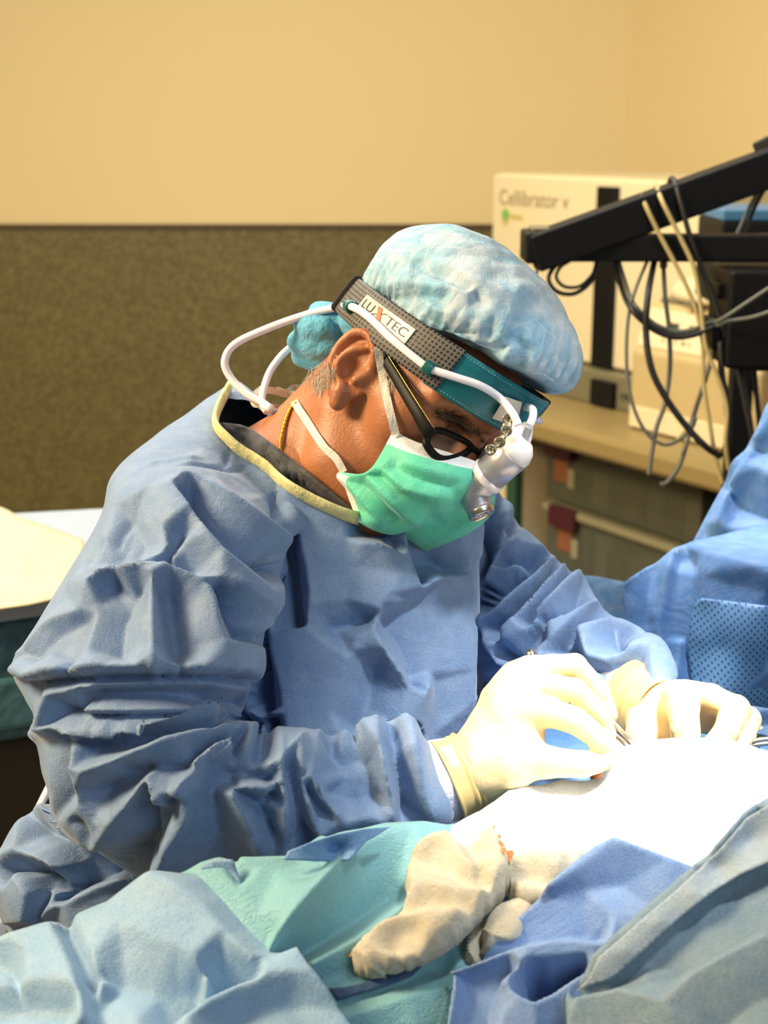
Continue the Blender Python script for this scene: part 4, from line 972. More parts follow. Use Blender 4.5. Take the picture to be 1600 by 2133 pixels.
fplate('grey_shield', [Hpx(x, y, -.006) for x, y in ((975, 968), (1000, 944), (1016, 936), (1020, 950), (1000, 968), (985, 975))], M['greyrub'], hl, .003)
# ------------------------------------------------------------------ equipment along the right
pA = P(1110, 870, 3.48); pB = P(1520, 980, 2.95); DU = nrm([pB[0] - pA[0], pB[1] - pA[1], 0]); DV = np.array([-DU[1], DU[0], 0]); ZZ = np.array([0, 0, 1.0])
if DV[1] < 0: DV = -DV
# right wall runs parallel to the counter
bpy.data.objects.remove(bpy.data.objects['wall_right'])
w0 = np.array([XR, YB, 0]); wl = 4.2; b = MB(); b.box(w0 + DU * (wl / 2 - .1) + DV * .05 + ZZ * 1.4, DU * (wl / 2 + .1), DV * .05, ZZ * 1.4); o = b.build('wall_right', M['wall'], smooth=False); o['kind'] = 'structure'
for n_ in ('floor', 'ceiling'):
    o = bpy.data.objects[n_]; o.scale.x = 1.75; o.location.x += 1.45
def fbox(b, o, u0, u1, v0, v1, z0, z1):
    c = o + DU * (u0 + u1) / 2 + DV * (v0 + v1) / 2 + ZZ * (z0 + z1) / 2; return b.box(c, DU * (u1 - u0) / 2, DV * (v1 - v0) / 2, ZZ * (z1 - z0) / 2)
def fb(name, o, u0, u1, v0, v1, z0, z1, mat, parent, bev=.004):
    return fbox(MB(), o, u0, u1, v0, v1, z0, z1).build(name, mat, parent, smooth=False, bevel=bev)
def prof_u(name, o, u0, u1, prof, mat, parent, bev=.004):
    """profile in (back, up) swept along the counter direction"""
    n = len(prof); V = [o + DU * u + DV * v + ZZ * z for u in (u0, u1) for v, z in prof]
    Fc = [tuple(range(n)), tuple(range(2 * n - 1, n - 1, -1))] + [(i, n + i, n + (i + 1) % n, (i + 1) % n) for i in range(n)]
    bm = MB().add(V, Fc); ob = bm.build(name, mat, parent, smooth=False, bevel=bev); return ob
def flat(p): return np.array([p[0], p[1], 0.0])
def along(px, py, o):
    """how far along DU the face plane through o is seen at a pixel column"""
    ray = P(px, py, 1.0) - CAM; t = ((o - CAM) @ DV) / (ray @ DV); q = CAM + t * ray; return (q - o) @ DU, q[2]
# counter
co = flat(pA); ct = empty('counter', co); tag(ct, 'long tan laminate counter with an open shelf beneath, along the right wall', 'counter')
prof = [(.0, .915), (-.006, .905), (-.006, .875), (0, .865), (.03, .865), (.03, .875), (.62, .875), (.62, .92), (.006, .92)]
prof_u('countertop', co, -.42, .95, prof, M['counter'], ct, .003)
fb('back_panel', co, -.40, .93, .58, .60, 0, .874, M['dark_in'], ct); fb('shelf', co, -.40, .93, .06, .58, .46, .48, M['dark_in'], ct); fb('plinth', co, -.40, .93, .10, .58, 0, .08, M['dark_in'], ct)
for u in (-.41, .93): fb('side_panel', co, u - .01, u + .01, .03, .60, 0, .874, M['dark_in'], ct)
# white cabinet
cb = flat(P(1022, 540, 3.99)); _, zt = along(1022, 360, cb); _, zb = along(1150, 744, cb); ur, _ = along(1484, 400, cb)
cab = empty('incubator_cabinet', cb + ZZ * zb); tag(cab, 'large cream cabinet with faint lettering and a black upright strip on its face', 'cabinet')
fb('body', cb, 0, ur, .012, .46, zb, zt, M['cream'], cab, .01); us, _ = along(1357, 500, cb)
dr_ = fb('door', cb, .004, us - .002, 0, .014, zb + .004, zt - .004, M['cream'], cab, .006); fb('door', cb, us + .002, ur - .004, 0, .014, zb + .004, zt - .004, M['cream'], cab, .006)
u0, _ = along(1250, 400, cb); u1, z1 = along(1293, 390, cb)
fb('black_strip', cb, u0, u1, -.012, .002, zb + .002, z1, M['black'], cab, .003)
V, Fc = text_geo('Cellibrator v'); V[:, 0] /= V[:, 0].max(); ua, za = along(1040, 425, cb); ub, _ = along(1185, 425, cb)
hh = (along(1040, 392, cb)[1] - za) * 1.0 / .73
add_me('lettering', [cb + DU * (ua + (ub - ua) * v[0]) - DV * .0015 + ZZ * (za + v[1] * hh) for v in V], Fc, M['inktan'], dr_, smooth=False)
ue, ze = along(1054, 450, cb); b = MB(); b.add(*lathe([(0, .016), (.0015, .016)], cb + DU * ue - DV * .001 + ZZ * (ze + .004), -DV, 20)); b.build('emblem', M['green'], dr_, smooth=False)
fb('emblem', cb, ue - .014, ue + .012, -.0018, .0, ze - .022, ze - .004, M['ochre'], dr_, .001); fb('emblem', cb, ue + .02, ue + .075, -.0018, .0, ze - .006, ze + .006, M['ochre'], dr_, .001)
# control base beneath it
cz = flat(P(1150, 800, 3.74)); bs = empty('base_unit', cz + ZZ * .921); tag(bs, 'low grey plinth unit under the cream cabinet', 'cabinet')
ua, _ = along(1100, 800, cz); ub, _ = along(1312, 800, cz)
fb('body', cz, ua, ub, .02, .42, .921, zb - .002, M['greige'], bs, .005)
u0, _ = along(1226, 800, cz); u1, _ = along(1273, 800, cz); fb('black_strip', cz, u0, u1, .004, .022, .924, zb - .02, M['black'], bs, .003)
u0, _ = along(1282, 822, cz); u1, _ = along(1298, 822, cz); fb('switch', cz, u0, u1, .014, .022, .955, .965, M['screen'], bs, .001)
# centrifuge
ce = flat(P(1308, 870, 3.36)); ue, _ = along(1575, 900, ce)
cen = empty('centrifuge', ce + ZZ * .921); tag(cen, 'cream bench centrifuge with a domed lid and small control panel on the counter', 'centrifuge')
_, zp = along(1340, 722, ce); _, zq = along(1340, 632, ce)
prof_u('housing', ce, 0, ue, [(.0, .921), (.0, zp - .01), (.012, zp), (.04, zq - .012), (.06, zq), (.19, zq), (.19, .921)], M['tan'], cen, .012)
fr = nrm(np.array([.028, 0, zq - .012 - zp])); nn_ = nrm(-DV * (zq - .012 - zp) + ZZ * .028); uv_ = nrm(DV * .028 + ZZ * (zq - .012 - zp))
pc = ce + DV * .026 + ZZ * (zp + zq - .012) / 2
def pbox(name, u0, u1, h0, h1, th, mat, parent, bev=.002):
    c = pc + DU * (u0 + u1) / 2 + uv_ * (h0 + h1) / 2 + nn_ * th / 2; return MB().box(c, DU * (u1 - u0) / 2, uv_ * (h1 - h0) / 2, nn_ * th / 2).build(name, mat, parent, smooth=False, bevel=bev)
hp2 = (zq - zp) / 2 - .002
fp = pbox('front_panel', .012, ue - .012, -hp2, hp2 - .004, .005, M['cream2'], cen, .002)
ud, _ = along(1388, 665, ce); pbox('display', ud - .020, ud + .018, -.002, .016, .0065, M['screen'], fp, .001)
ud2, _ = along(1428, 668, ce); pbox('display', ud2 - .012, ud2 + .012, -.004, .016, .0065, M['screen'], fp, .001)
for k, uu in enumerate((-.024, -.004, .014, .040, .058)): pbox('button', ud + uu, ud + uu + .008, -.030, -.022, .0075, M['screen'] if k % 2 else M['tan'], fp, .001)
lc = ce + DU * (ue * .52) + DV * .112 + ZZ * zq
V, Fc = lathe([(0, 1), (.012, 1.0), (.02, .985), (.035, .9), (.046, .72), (.052, .45), (.054, .1)], np.zeros(3), (0, 0, 1), 40)
V = np.array([lc + DU * v[0] * ue * .47 + DV * v[1] * .078 + ZZ * (v[2] + .010) for v in V]); ld = MB().add(V, Fc).build('lid', M['cream2'], cen)
fb('lid_shade_strip', ce, .03, ue - .03, .055, .185, zq - .002, zq + .010, M['greige'], cen, .004)  # solid grey strip standing in for the shade line under the lid
for k in (-.05, .06): MB().box(lc + DU * k - DV * .076 + ZZ * .008, DU * .020, DV * .012, ZZ * .007).build('lid_latch', M['greige'], cen, smooth=False, bevel=.003)
fb('lower_panel', ce, .008, ue - .008, -.004, .004, .926, .975, M['cream2'], cen, .002)
# storage bins under the counter
def bin_(z0, z1, u0, u1, v0, lab, seed, ulo):
    r = np.random.default_rng(seed); o = co; bt = empty('storage_bin', o + DU * (u0 + u1) / 2 + DV * (v0 + .2) + ZZ * z0); tag(bt, lab, 'storage bin', 'clear bins under the counter')
    b = MB()
    th = .004
    for (a0, a1, c0, c1, e0, e1) in ((u0 + .01, u1 - .01, v0, v0 + th, z0, z1 - .02), (u0 + .01, u1 - .01, v0 + .36, v0 + .36 + th, z0, z1 - .02), (u0 + .01, u0 + .01 + th, v0, v0 + .36, z0, z1 - .02), (u1 - .01 - th, u1 - .01, v0, v0 + .36, z0, z1 - .02), (u0 + .01, u1 - .01, v0, v0 + .36, z0, z0 + th)): fbox(b, o, a0, a1, c0, c1, e0, e1)
    b.build('tub', M['clear'], bt, smooth=False)
    ldm = fb('lid', o, u0, u1, v0 - .014, v0 + .37, z1 - .022, z1 - .001, M['binlid'], bt, .006)
    ul = u0 + ulo; fb('latch', o, ul, ul + .105, v0 - .024, v0 + .0, z1 - .052, z1 + .002, M['maroon'], bt, .006);
    cols = [lin(196, 188, 150), lin(150, 152, 140), lin(206, 200, 170), lin(120, 128, 124), lin(170, 160, 120)]
    for k in range(8):
        a = u0 + .02 + (u1 - u0 - .05) * k / 8; w = (u1 - u0) / 10; hgt = (z1 - z0) * r.uniform(.45, .78)
        fb('packet', o, a, a + w, v0 + .02 + r.uniform(0, .03), v0 + .30, z0 + .006, z0 + hgt, PK[k % 5], bt, .002)
    fb('label', o, ul + .02, ul + .075, v0 - .003, v0 - .0005, z1 - .115, z1 - .06, PK[5], bt, .0005); fb('label', o, ul + .075, ul + .10, v0 - .003, v0 - .0005, z1 - .125, z1 - .075, PK[2], bt, .0005)
PK = [plain('paper_packet', c, .6) for c in (lin(120, 114, 84), lin(84, 88, 78), lin(150, 146, 120), lin(66, 72, 68), lin(104, 98, 70), lin(140, 88, 58))]
ux0, _ = along(1085, 960, co + DV * .09); ux1, _ = along(1418, 1000, co + DV * .09)
bin_(.668, .835, ux0, ux1, .17, 'clear storage bin with maroon latches, upper of the two under the counter', 1, .02); bin_(.482, .660, ux0 + .02, ux1 + .02, .16, 'clear storage bin with maroon latches, lower of the two under the counter', 2, .035)
gb = flat(co + DU * (ux0 - .20) + DV * .10); gbt = empty('green_pack', gb + ZZ * .482); tag(gbt, 'cream carton with a green edge beside the storage bins under the counter', 'carton'); fb('carton', gb, .02, .17, 0, .30, .482, .80, M['cream2'], gbt, .004); fb('green_edge', gb, .13, .172, -.004, .02, .50, .74, plain('green_card', lin(40, 80, 56), .6), gbt, .002)

# black boom and tower
DB = 2.2
bx = empty('boom_stand', P(1660, 515, DB) * np.array([1, 1, 0])); tag(bx, 'black jointed boom arm on a dark equipment tower, hung with cables', 'boom arm')
def beam(name, a, c, h, w, mat=None, bev=.004):
    a = np.asarray(a); c = np.asarray(c); t = c - a; s = nrm(np.cross(t, ZZ)); u = nrm(np.cross(s, t)); return MB().box((a + c) / 2, t / 2, s * w / 2, u * h / 2).build(name, mat or M['black'], bx, smooth=False, bevel=bev)
beam('lower_arm', P(1100, 516, DB), P(1720, 515, DB - .05), .040, .045)
beam('upper_arm', P(1108, 528, DB - .03), P(1680, 322, DB - .03), .056, .05)
fq_ = P(1120, 512, DB - .01); MB().box(fq_, AR * .023, np.array([0, 1., 0]) * .045, ZZ * .0235).build('arm_joint', M['black'], bx, smooth=False, bevel=.005)
MB().box(fq_ + ZZ * .026 + AR * .008, AR * .020, np.array([0, 1., 0]) * .03, ZZ * .003).build('joint_cap', M['greige'], bx, smooth=False, bevel=.002)
beam('tower_post', P(1660, 515, DB) * np.array([1, 1, 0]) + ZZ * .02, P(1660, 515, DB) * np.array([1, 1, 0]) + ZZ * 1.40, .09, .09)
q = P(1660, 515, DB) * np.array([1, 1, 0]); MB().box(q + ZZ * .03, AR * .17, np.array([0, .17, 0]), ZZ * .03).build('tower_base', M['black'], bx, smooth=False, bevel=.01)
q = P(1575, 655, DB - .02); MB().box(q, AR * .058, np.array([0, .07, 0]), ZZ * .072).build('control_box', M['black'], bx, smooth=False, bevel=.006)
q = P(1510, 600, DB - .02); MB().box(q, AR * .020, np.array([0, .04, 0]), ZZ * .012).build('cable_clamp', M['black'], bx, smooth=False, bevel=.003)
q = P(1495, 692, DB - .02); MB().box(q, AR * .016, np.array([0, .04, 0]), ZZ * .022).build('cable_clamp', M['black'], bx, smooth=False, bevel=.003)
q = P(1580, 720, DB - .01); MB().box(q, AR * .045, np.array([0, .06, 0]), ZZ * .030).build('control_box', M['black'], bx, smooth=False, bevel=.004)
beam('hanging_bar', P(1384, 492, DB + .02), P(1382, 560, DB + .02), .012, .012)
beam('riser', P(1640, 420, DB), P(1590, 290, DB + .0), .03, .03)
# blue topped monitor behind the boom
mo = empty('monitor', flat(P(1545, 480, 2.62)) + ZZ * 1.0); tag(mo, 'dark monitor with a blue upper edge behind the black boom', 'monitor')
q = P(1560, 540, 2.62); MB().box(q, AR * .075, np.array([0, .10, 0]), ZZ * .075).build('casing', M['black'], mo, smooth=False, bevel=.006); MB().box(q + ZZ * .084, AR * .075, np.array([0, .10, 0]), ZZ * .010).build('top_edge', M['bluetop'], mo, smooth=False, bevel=.004)
MB().box(np.array([q[0], q[1], (q[2] - .075) / 2 + 0.0]), AR * .02, np.array([0, .02, 0]), ZZ * (q[2] - .075) / 2).build('stand', M['black'], mo, smooth=False, bevel=.003); MB().box(np.array([q[0], q[1], .012]), AR * .09, np.array([0, .12, 0]), ZZ * .012).build('foot', M['black'], mo, smooth=False, bevel=.006)
# cables
D0 = DB - .06
CB = [('ivrub', 5, 'ivory cable looped over the black boom, first from its joint', [(1352, 425, 2.22), (1338, 408, 2.17), (1345, 428, D0), (1375, 490, D0), (1420, 575, D0), (1448, 640, D0), (1464, 715, D0), (1466, 800, D0), (1480, 890, D0), (1492, 960, D0), (1506, 1010, D0)]),
      ('ivrub', 5, 'ivory cable looped over the black boom beside the black one', [(1388, 405, 2.22), (1371, 392, 2.17), (1380, 420, D0 - .01), (1420, 500, D0 - .01), (1446, 560, D0 - .01), (1460, 640, D0 - .01), (1470, 720, D0 - .01), (1495, 785, D0 - .01), (1514, 850, D0 - .01), (1511, 920, D0 - .01), (1518, 980, D0)]),
      ('blackrub', 6, 'thick black cable crossing over the boom and running down to the drape', [(1390, 395, 2.22), (1400, 372, 2.17), (1412, 400, D0), (1440, 500, D0), (1478, 600, D0), (1505, 680, D0), (1535, 770, D0), (1560, 880, D0), (1575, 950, D0)]),
      ('blackrub', 5, 'outer black cable loop hanging under the boom joint', [(1180, 542, DB), (1155, 556, DB), (1143, 582, DB), (1160, 607, DB), (1195, 612, DB), (1228, 590, DB), (1240, 560, DB), (1244, 540, DB)]),
      ('blackrub', 4, 'inner black cable loop hanging under the boom joint', [(1190, 542, DB + .02), (1168, 556, DB + .02), (1159, 578, DB + .02), (1176, 597, DB + .02), (1208, 596, DB + .02), (1234, 572, DB + .02), (1246, 545, DB + .02)]),
      ('blackrub', 3, 'short thin black lead curling behind the cap from the boom end', [(1120, 540, DB), (1118, 570, DB), (1108, 592, DB), (1085, 606, DB), (1060, 610, DB)]),
      ('greyrub', 6, 'grey cable of the swagged bundle, topmost strand', [(1288, 545, DB), (1300, 585, DB), (1318, 632, D0), (1358, 672, D0), (1400, 690, D0), (1440, 688, D0), (1490, 668, D0)]),
      ('blackrub', 6, 'black cable of the swagged bundle, lowest strand', [(1282, 545, DB), (1292, 590, DB), (1314, 642, D0 - .01), (1358, 684, D0 - .01), (1402, 702, D0 - .01), (1445, 698, D0 - .01), (1490, 680, D0 - .01)]),
      ('greyrub', 4, 'thin olive cable in a wide loop in front of the centrifuge edge', [(1348, 545, DB), (1325, 600, D0), (1310, 655, D0), (1305, 730, D0), (1309, 800, D0), (1325, 862, D0), (1350, 905, D0), (1382, 926, D0), (1412, 918, D0), (1440, 893, D0), (1450, 870, D0)]),
      ('blackrub', 7, 'heavy black cable sweeping across the centrifuge', [(1364, 540, DB), (1350, 615, D0 - .02), (1346, 695, D0 - .02), (1358, 770, D0 - .02), (1388, 830, D0 - .02), (1430, 888, D0 - .02), (1470, 930, D0 - .02), (1500, 950, D0)]),
      ('greyrub', 5, 'dark thin cable hanging straight past the centrifuge display', [(1382, 550, DB), (1386, 620, D0 + .01), (1393, 680, D0 + .01), (1396, 760, D0 + .01), (1386, 838, D0 + .01), (1368, 890, D0 + .01), (1357, 950, D0 + .01), (1352, 990, D0 + .01)]),
      ('greyrub', 5, 'grey cable dropping from the clamp and hooking back over the bins', [(1490, 712, D0 + .02), (1476, 770, D0 + .02), (1450, 850, D0 + .02), (1436, 905, D0 + .02), (1416, 968, D0 + .02), (1392, 1003, D0 + .02), (1376, 1010, D0 + .02)]),
      ('ivrub', 4, 'thin tan cable fanning left from the clamp', [(1485, 712, D0 + .03), (1470, 790, D0 + .03), (1446, 858, D0 + .03), (1432, 892, D0 + .03), (1410, 918, D0 + .03)]),
      ('blackrub', 7, 'black cable falling straight from the clamp to the right', [(1500, 712, D0), (1504, 780, D0), (1514, 840, D0), (1516, 900, D0), (1508, 950, D0)]),
      ('greyrub', 4, 'grey lead crossing the dark control box, upper of two', [(1625, 585, 2.02), (1560, 628, 2.05), (1515, 658, 2.07), (1490, 672, 2.1)]),
      ('greyrub', 4, 'grey lead crossing the dark control box, lower of two', [(1625, 642, 2.02), (1570, 660, 2.05), (1525, 668, 2.08), (1492, 678, 2.1)]),
      ('greyrub', 5, 'grey cable hanging from the upper arm before the blue-edged monitor', [(1585, 388, 2.2), (1562, 430, 2.25), (1540, 480, 2.26), (1530, 500, 2.26)]),
      ('blackrub', 5, 'black cable hanging from the upper arm at the picture edge', [(1600, 380, 2.2), (1572, 432, 2.25), (1554, 480, 2.26), (1545, 500, 2.26)]),
      ('blackrub', 6, 'black cable behind the clamp running down to the drape edge', [(1540, 740, 2.2), (1548, 800, 2.2), (1560, 860, 2.2), (1570, 930, 2.2)]),
      ('blackrub', 6, 'black cable nearest the picture edge beneath the control box', [(1568, 740, 2.22), (1574, 800, 2.22), (1580, 860, 2.22), (1586, 920, 2.22)])]
for mt, rp_, lb, pts in CB:
    C = catmull(np.array(pts, float), 8); W3 = np.array([P(*q) for q in C]); b = MB(); b.tube(W3, rp_ / FPX * 2.15, 8); o = b.build('cable', M[mt]); tag(o, lb, 'cable', 'cables hung on the boom')

# ------------------------------------------------------------------ left: back table
tz = .95; tb = empty('back_table', np.array([-.95, 2.2, 0])); tag(tb, 'draped instrument table with a white top sheet behind the surgeon', 'table')
def tl(px, py, z): return P(*Z(px, py, z))
F0 = tl(-60, 1268, tz); F1 = tl(420, 1200, tz); B1 = tl(420, 1046, tz); B0 = tl(-400, 1090, tz); F00 = F0 + (F0 - F1) * 1.2
def prism(name, poly, z0, z1, mat, parent, bev=.004):
    n = len(poly); V = [(p[0], p[1], z0) for p in poly] + [(p[0], p[1], z1) for p in poly]
    return MB().add(V, [tuple(range(n))[::-1], tuple(range(n, 2 * n))] + [(i, (i + 1) % n, n + (i + 1) % n, n + i) for i in range(n)]).build(name, mat, parent, smooth=False, bevel=bev)
TP = [F00, F1, B1, B0]; M['tsheet'] = fabric('white_table_cloth', lin(150, 164, 182), lin(140, 154, 172), weave=500, cstr=.15)
prism('top_sheet', TP, tz - .028, tz, M['tsheet'], tb, .008)
c0 = sum(TP) / 4; prism('skirt', [c0 + (p - c0) * .985 for p in TP], .74, tz - .028, M['dark_drape'], tb, .01)
M['teal_drape2'] = fabric('teal_lower_cloth', lin(70, 126, 144), lin(58, 110, 128), weave=500, cstr=.4)
prism('lower_cloth', [c0 + (p - c0) * 1.0 for p in TP], .755, .842, M['teal_drape2'], tb, .012)
prism('frame', [c0 + (p - c0) * .95 for p in TP], .02, .74, M['dark_in'], tb, .01)
pap = sheet('paper_wrap', [Z(-80, 1040, .985), Z(0, 1056, .985), (18, 1064, zd(18, 1064, .984)), Z(35, 1076, .982), Z(105, 1100, .975), Z(176, 1126, .966), Z(170, 1180, .962), Z(112, 1246, .956), Z(60, 1258, .956), Z(0, 1266, .956), Z(-80, 1280, .956)], [Z(60, 1150, .972), Z(20, 1220, .962)],
            M.setdefault('paper', plain('cream_paper', lin(206, 194, 158), .55, nscale=14, nstr=.25)), [(2, [(0, 1212), (60, 1214), (110, 1210)]), (-1.5, [(0, 1218), (60, 1220), (105, 1216)]), (2, [(40, 1150), (70, 1150)]), (-1, [(80, 1180), (88, 1182)])], step=10, thick=.002)
tag(pap, 'large cream paper wrap spread on the white-topped table at the left edge', 'paper')
q0 = P(118, 1610, 1.55); q1 = P(66, 1712, 1.52)
b = MB(); b.tube(np.array([q0 + (q0 - q1) * .6, q0, q1, np.array([q1[0] - .05, q1[1] + .06, .35]), np.array([q1[0] - .06, q1[1] + .10, .0])]), .0042, 10); o = b.build('white_pole', M['white']); tag(o, 'slim white pole seen between the gown and the dark table skirt', 'pole')
wb = empty('waste_box', P(-20, 1960, 1.45) * np.array([1, 1, 0])); tag(wb, 'amber yellow waste box with a white rim at the lower left edge', 'box')
M['amber'] = plain('amber_plastic', lin(226, 170, 70), .45, nscale=30, nstr=.05)
q = P(-26, 1900, 1.45) - AR * .10
MB().box(np.array([q[0], q[1], (q[2] - .012) / 2]), AR * .122, np.array([0, .05, 0]), ZZ * (q[2] - .012) / 2).build('tub', M['amber'], wb, smooth=False, bevel=.006); MB().box(q, AR * .1235, np.array([0, .052, 0]), ZZ * .012).build('rim', M['white'], wb, smooth=False, bevel=.004)
# ------------------------------------------------------------------ gloved hands
def chain(G, pts, k, d=None, rs=None):
    for i in range(len(pts) - 1):
        e = capsule(G, P(*pts[i][:3]), P(*pts[i + 1][:3]), pts[i][3], pts[i + 1][3]); d = e if d is None else smin(d, e, k)
    return d
def hand(palm, digits, carve, h=.0015, kp=.013, kd=.006, extra=None):
    allp = np.array([P(*q[:3]) for c in palm + digits for q in c]); lo = allp.min(0) - .045; hi = allp.max(0) + .045
    G = grid(lo, hi, h); d = None
    for c in palm: e = chain(G, c, .004); d = e if d is None else smin(d, e, kp)
    fd = None
    for c in digits:
        e = chain(G, c, .0022); fd = e if fd is None else smin(fd, e, .0008)
    d = smin(d, fd, kd)
    if extra is not None: d = extra(G, d)
    V, Q = surface_nets(np.pad(d, 1, constant_values=.05), lo - h, h); V = lap(V, Q, 2, .4); N = vnorm(V, Q)
    if (N * (V - V.mean(0))).sum() < 0: N = -N; Q = Q[:, ::-1]
    V = V + N * (crumple(V, .016, .0016, 5) + crumple(V, .007, .0006, 6))[:, None]
    return V, Q
t = NT('latex_glove'); n1 = t.noise(30, 4); t.base(t.mix(n1, lin(234, 208, 156), lin(242, 222, 178))).set(Roughness=.42); t.b.inputs['Subsurface Weight'].default_value = .15
t.b.inputs['Subsurface Radius'].default_value = (.01, .007, .004); t.b.inputs['Subsurface Scale'].default_value = .4
t.nor(t.bump(t.noise(70, 6, .6, 1.2), .35, .003)); M['glove'] = t.m
M['cuffg'] = plain('yellow_latex_cuff', lin(226, 198, 132), .42, nscale=80, nstr=.2)
# right hand, pinching the forceps
rp1 = [[(930, 1622, 1.175, .027), (985, 1602, 1.18, .026), (1035, 1568, 1.18, .027), (1070, 1520, 1.18, .025)],
       [(1000, 1580, 1.19, .024), (1056, 1470, 1.195, .023), (1084, 1426, 1.205, .019)], [(1010, 1610, 1.165, .022), (1062, 1592, 1.16, .021), (1090, 1566, 1.16, .017)],
       [(1075, 1500, 1.175, .019), (1100, 1484, 1.172, .014)], [(1080, 1450, 1.185, .018), (1104, 1442, 1.18, .0135)], [(1085, 1425, 1.20, .017), (1110, 1404, 1.195, .013)]]
rd = [[(1095, 1480, 1.168, .0130), (1150, 1486, 1.158, .0116), (1196, 1500, 1.150, .0108), (1248, 1540, 1.152, .0096), (1283, 1567, 1.160, .0080)],
      [(1100, 1438, 1.180, .0125), (1150, 1432, 1.172, .0110), (1198, 1440, 1.164, .0104), (1246, 1486, 1.170, .0094), (1264, 1528, 1.178, .0080)],
      [(1108, 1400, 1.198, .0125), (1150, 1390, 1.192, .0110), (1196, 1388, 1.186, .0106), (1246, 1440, 1.188, .0094), (1268, 1488, 1.194, .0080)],
      [(1112, 1394, 1.228, .0112), (1180, 1388, 1.222, .0100), (1230, 1438, 1.220, .0090), (1258, 1486, 1.222, .0078)],
      [(1085, 1586, 1.158, .0165), (1140, 1588, 1.150, .0128), (1210, 1592, 1.148, .0110), (1276, 1579, 1.158, .0082)]]
V, Q = hand(rp1, rd, None)
gr = add_me('glove', V, Q, M['glove'], person); gr['label'] = 'gloved hand pinching the steel forceps'
# left hand, fingers curled over the field
lp1 = [[(1338, 1468, 1.330, .027), (1378, 1472, 1.312, .025), (1425, 1464, 1.295, .020), (1480, 1464, 1.292, .017)], [(1365, 1515, 1.305, .024), (1368, 1560, 1.275, .020)], [(1440, 1480, 1.300, .018), (1520, 1500, 1.290, .016)]]
ld_ = [[(1415, 1452, 1.275, .0160), (1424, 1474, 1.238, .0140), (1428, 1522, 1.218, .0125), (1426, 1572, 1.210, .0105)],
       [(1475, 1458, 1.282, .0140), (1532, 1478, 1.254, .0130), (1512, 1526, 1.234, .0112), (1478, 1562, 1.224, .0095)],
       [(1505, 1472, 1.284, .0130), (1556, 1500, 1.262, .0122), (1545, 1546, 1.244, .0108), (1505, 1578, 1.234, .0092)],
       [(1520, 1494, 1.290, .0120), (1566, 1530, 1.272, .0110), (1552, 1570, 1.256, .0098), (1520, 1590, 1.246, .0086)],
       [(1345, 1498, 1.300, .0170), (1334, 1540, 1.268, .0135), (1346, 1580, 1.244, .0112), (1372, 1602, 1.228, .0090)]]
V, Q = hand(lp1, ld_, None)
glh = add_me('glove', V, Q, M['glove'], person); glh['label'] = 'gloved hand with fingers curled over the field'
def cuff(name, a, c, ra, rb, mat, parent, rings, n=40, squash=.85, th=.0012, seed=0):
    """open rolled sleeve end from a to c"""
    a = np.asarray(a); c = np.asarray(c); t_ = nrm(c - a); u = nrm(np.cross(t_, nrm(a - CAM))); w = np.cross(t_, u); r_ = np.random.default_rng(seed); V = []; m_ = 26
    for i in range(m_):
        s = i / (m_ - 1); R = ra + (rb - ra) * s
        for p, hgt, wd in rings: R += hgt * math.exp(-((s - p) / wd) ** 2)
        for k in range(n):
            th_ = 2 * math.pi * k / n; rr = R * (1 + .018 * math.sin(3 * th_ + 4 * s) + .010 * math.sin(7 * th_ - 5 * s)); V.append(a + (c - a) * s + u * rr * math.cos(th_) + w * rr * squash * math.sin(th_))
    o = add_me(name, V, [(i * n + k, i * n + (k + 1) % n, (i + 1) * n + (k + 1) % n, (i + 1) * n + k) for i in range(m_ - 1) for k in range(n)], mat, parent)
    md = o.modifiers.new('t', 'SOLIDIFY'); md.thickness = th; md.offset = 1; return o
k1 = cuff('knit_cuff', P(866, 1642, 1.168), P(952, 1618, 1.173), .0345, .0315, M['knit'], gown, [], seed=1); k1['label'] = 'white knitted cuff'
cuff('glove_cuff', P(928, 1630, 1.17), P(1016, 1592, 1.178), .0330, .0275, M['cuffg'], gr, [(.02, .0015, .03), (.42, .0022, .04), (.55, .0035, .045), (.66, .0022, .03)], seed=2)['label'] = 'rolled yellow glove cuff'
k2 = cuff('knit_cuff', P(1295, 1435, 1.36), P(1335, 1462, 1.33), .034, .031, M['knit'], gown, [], seed=3)
cuff('glove_cuff', P(1312, 1448, 1.343), P(1372, 1480, 1.305), .0335, .0285, M['cuffg'], glh, [(.02, .0015, .03), (.30, .0022, .05), (.62, .0014, .05)], seed=4)['label'] = 'rolled yellow glove cuff'
# steel forceps between thumb and fingers
fo = empty('forceps', P(1315, 1556, 1.185)); tag(fo, 'slim steel forceps gripped in the right gloved hand', 'forceps')
fa = P(1103, 1362, 1.235); fc_ = P(1300, 1540, 1.178)
for s, nm in ((-1, 'arm'), (1, 'arm')):
    off = nrm(np.cross(fc_ - fa, AF)) * .0016 * s
    pts = catmull(np.array([fa, fa + (fc_ - fa) * .3 + off * 1.5, fa + (fc_ - fa) * .7 + off * 2.2, fc_ + off * 1.6, P(1314, 1556, 1.180) + off * .6]), 6)
    b = MB(); b.tube(pts, np.interp(np.linspace(0, 1, len(pts)), [0, .1, .6, 1], [.0042, .0046, .0036, .0018]), 12, True, (.42, 1)); b.build('arm', M['metal'], fo)
b = MB(); b.tube(np.array([fa - (fc_ - fa) * .015, fa + (fc_ - fa) * .05]), .0048, 14, True, (.9, 1)); b.build('spring_end', M['metal'], fo)
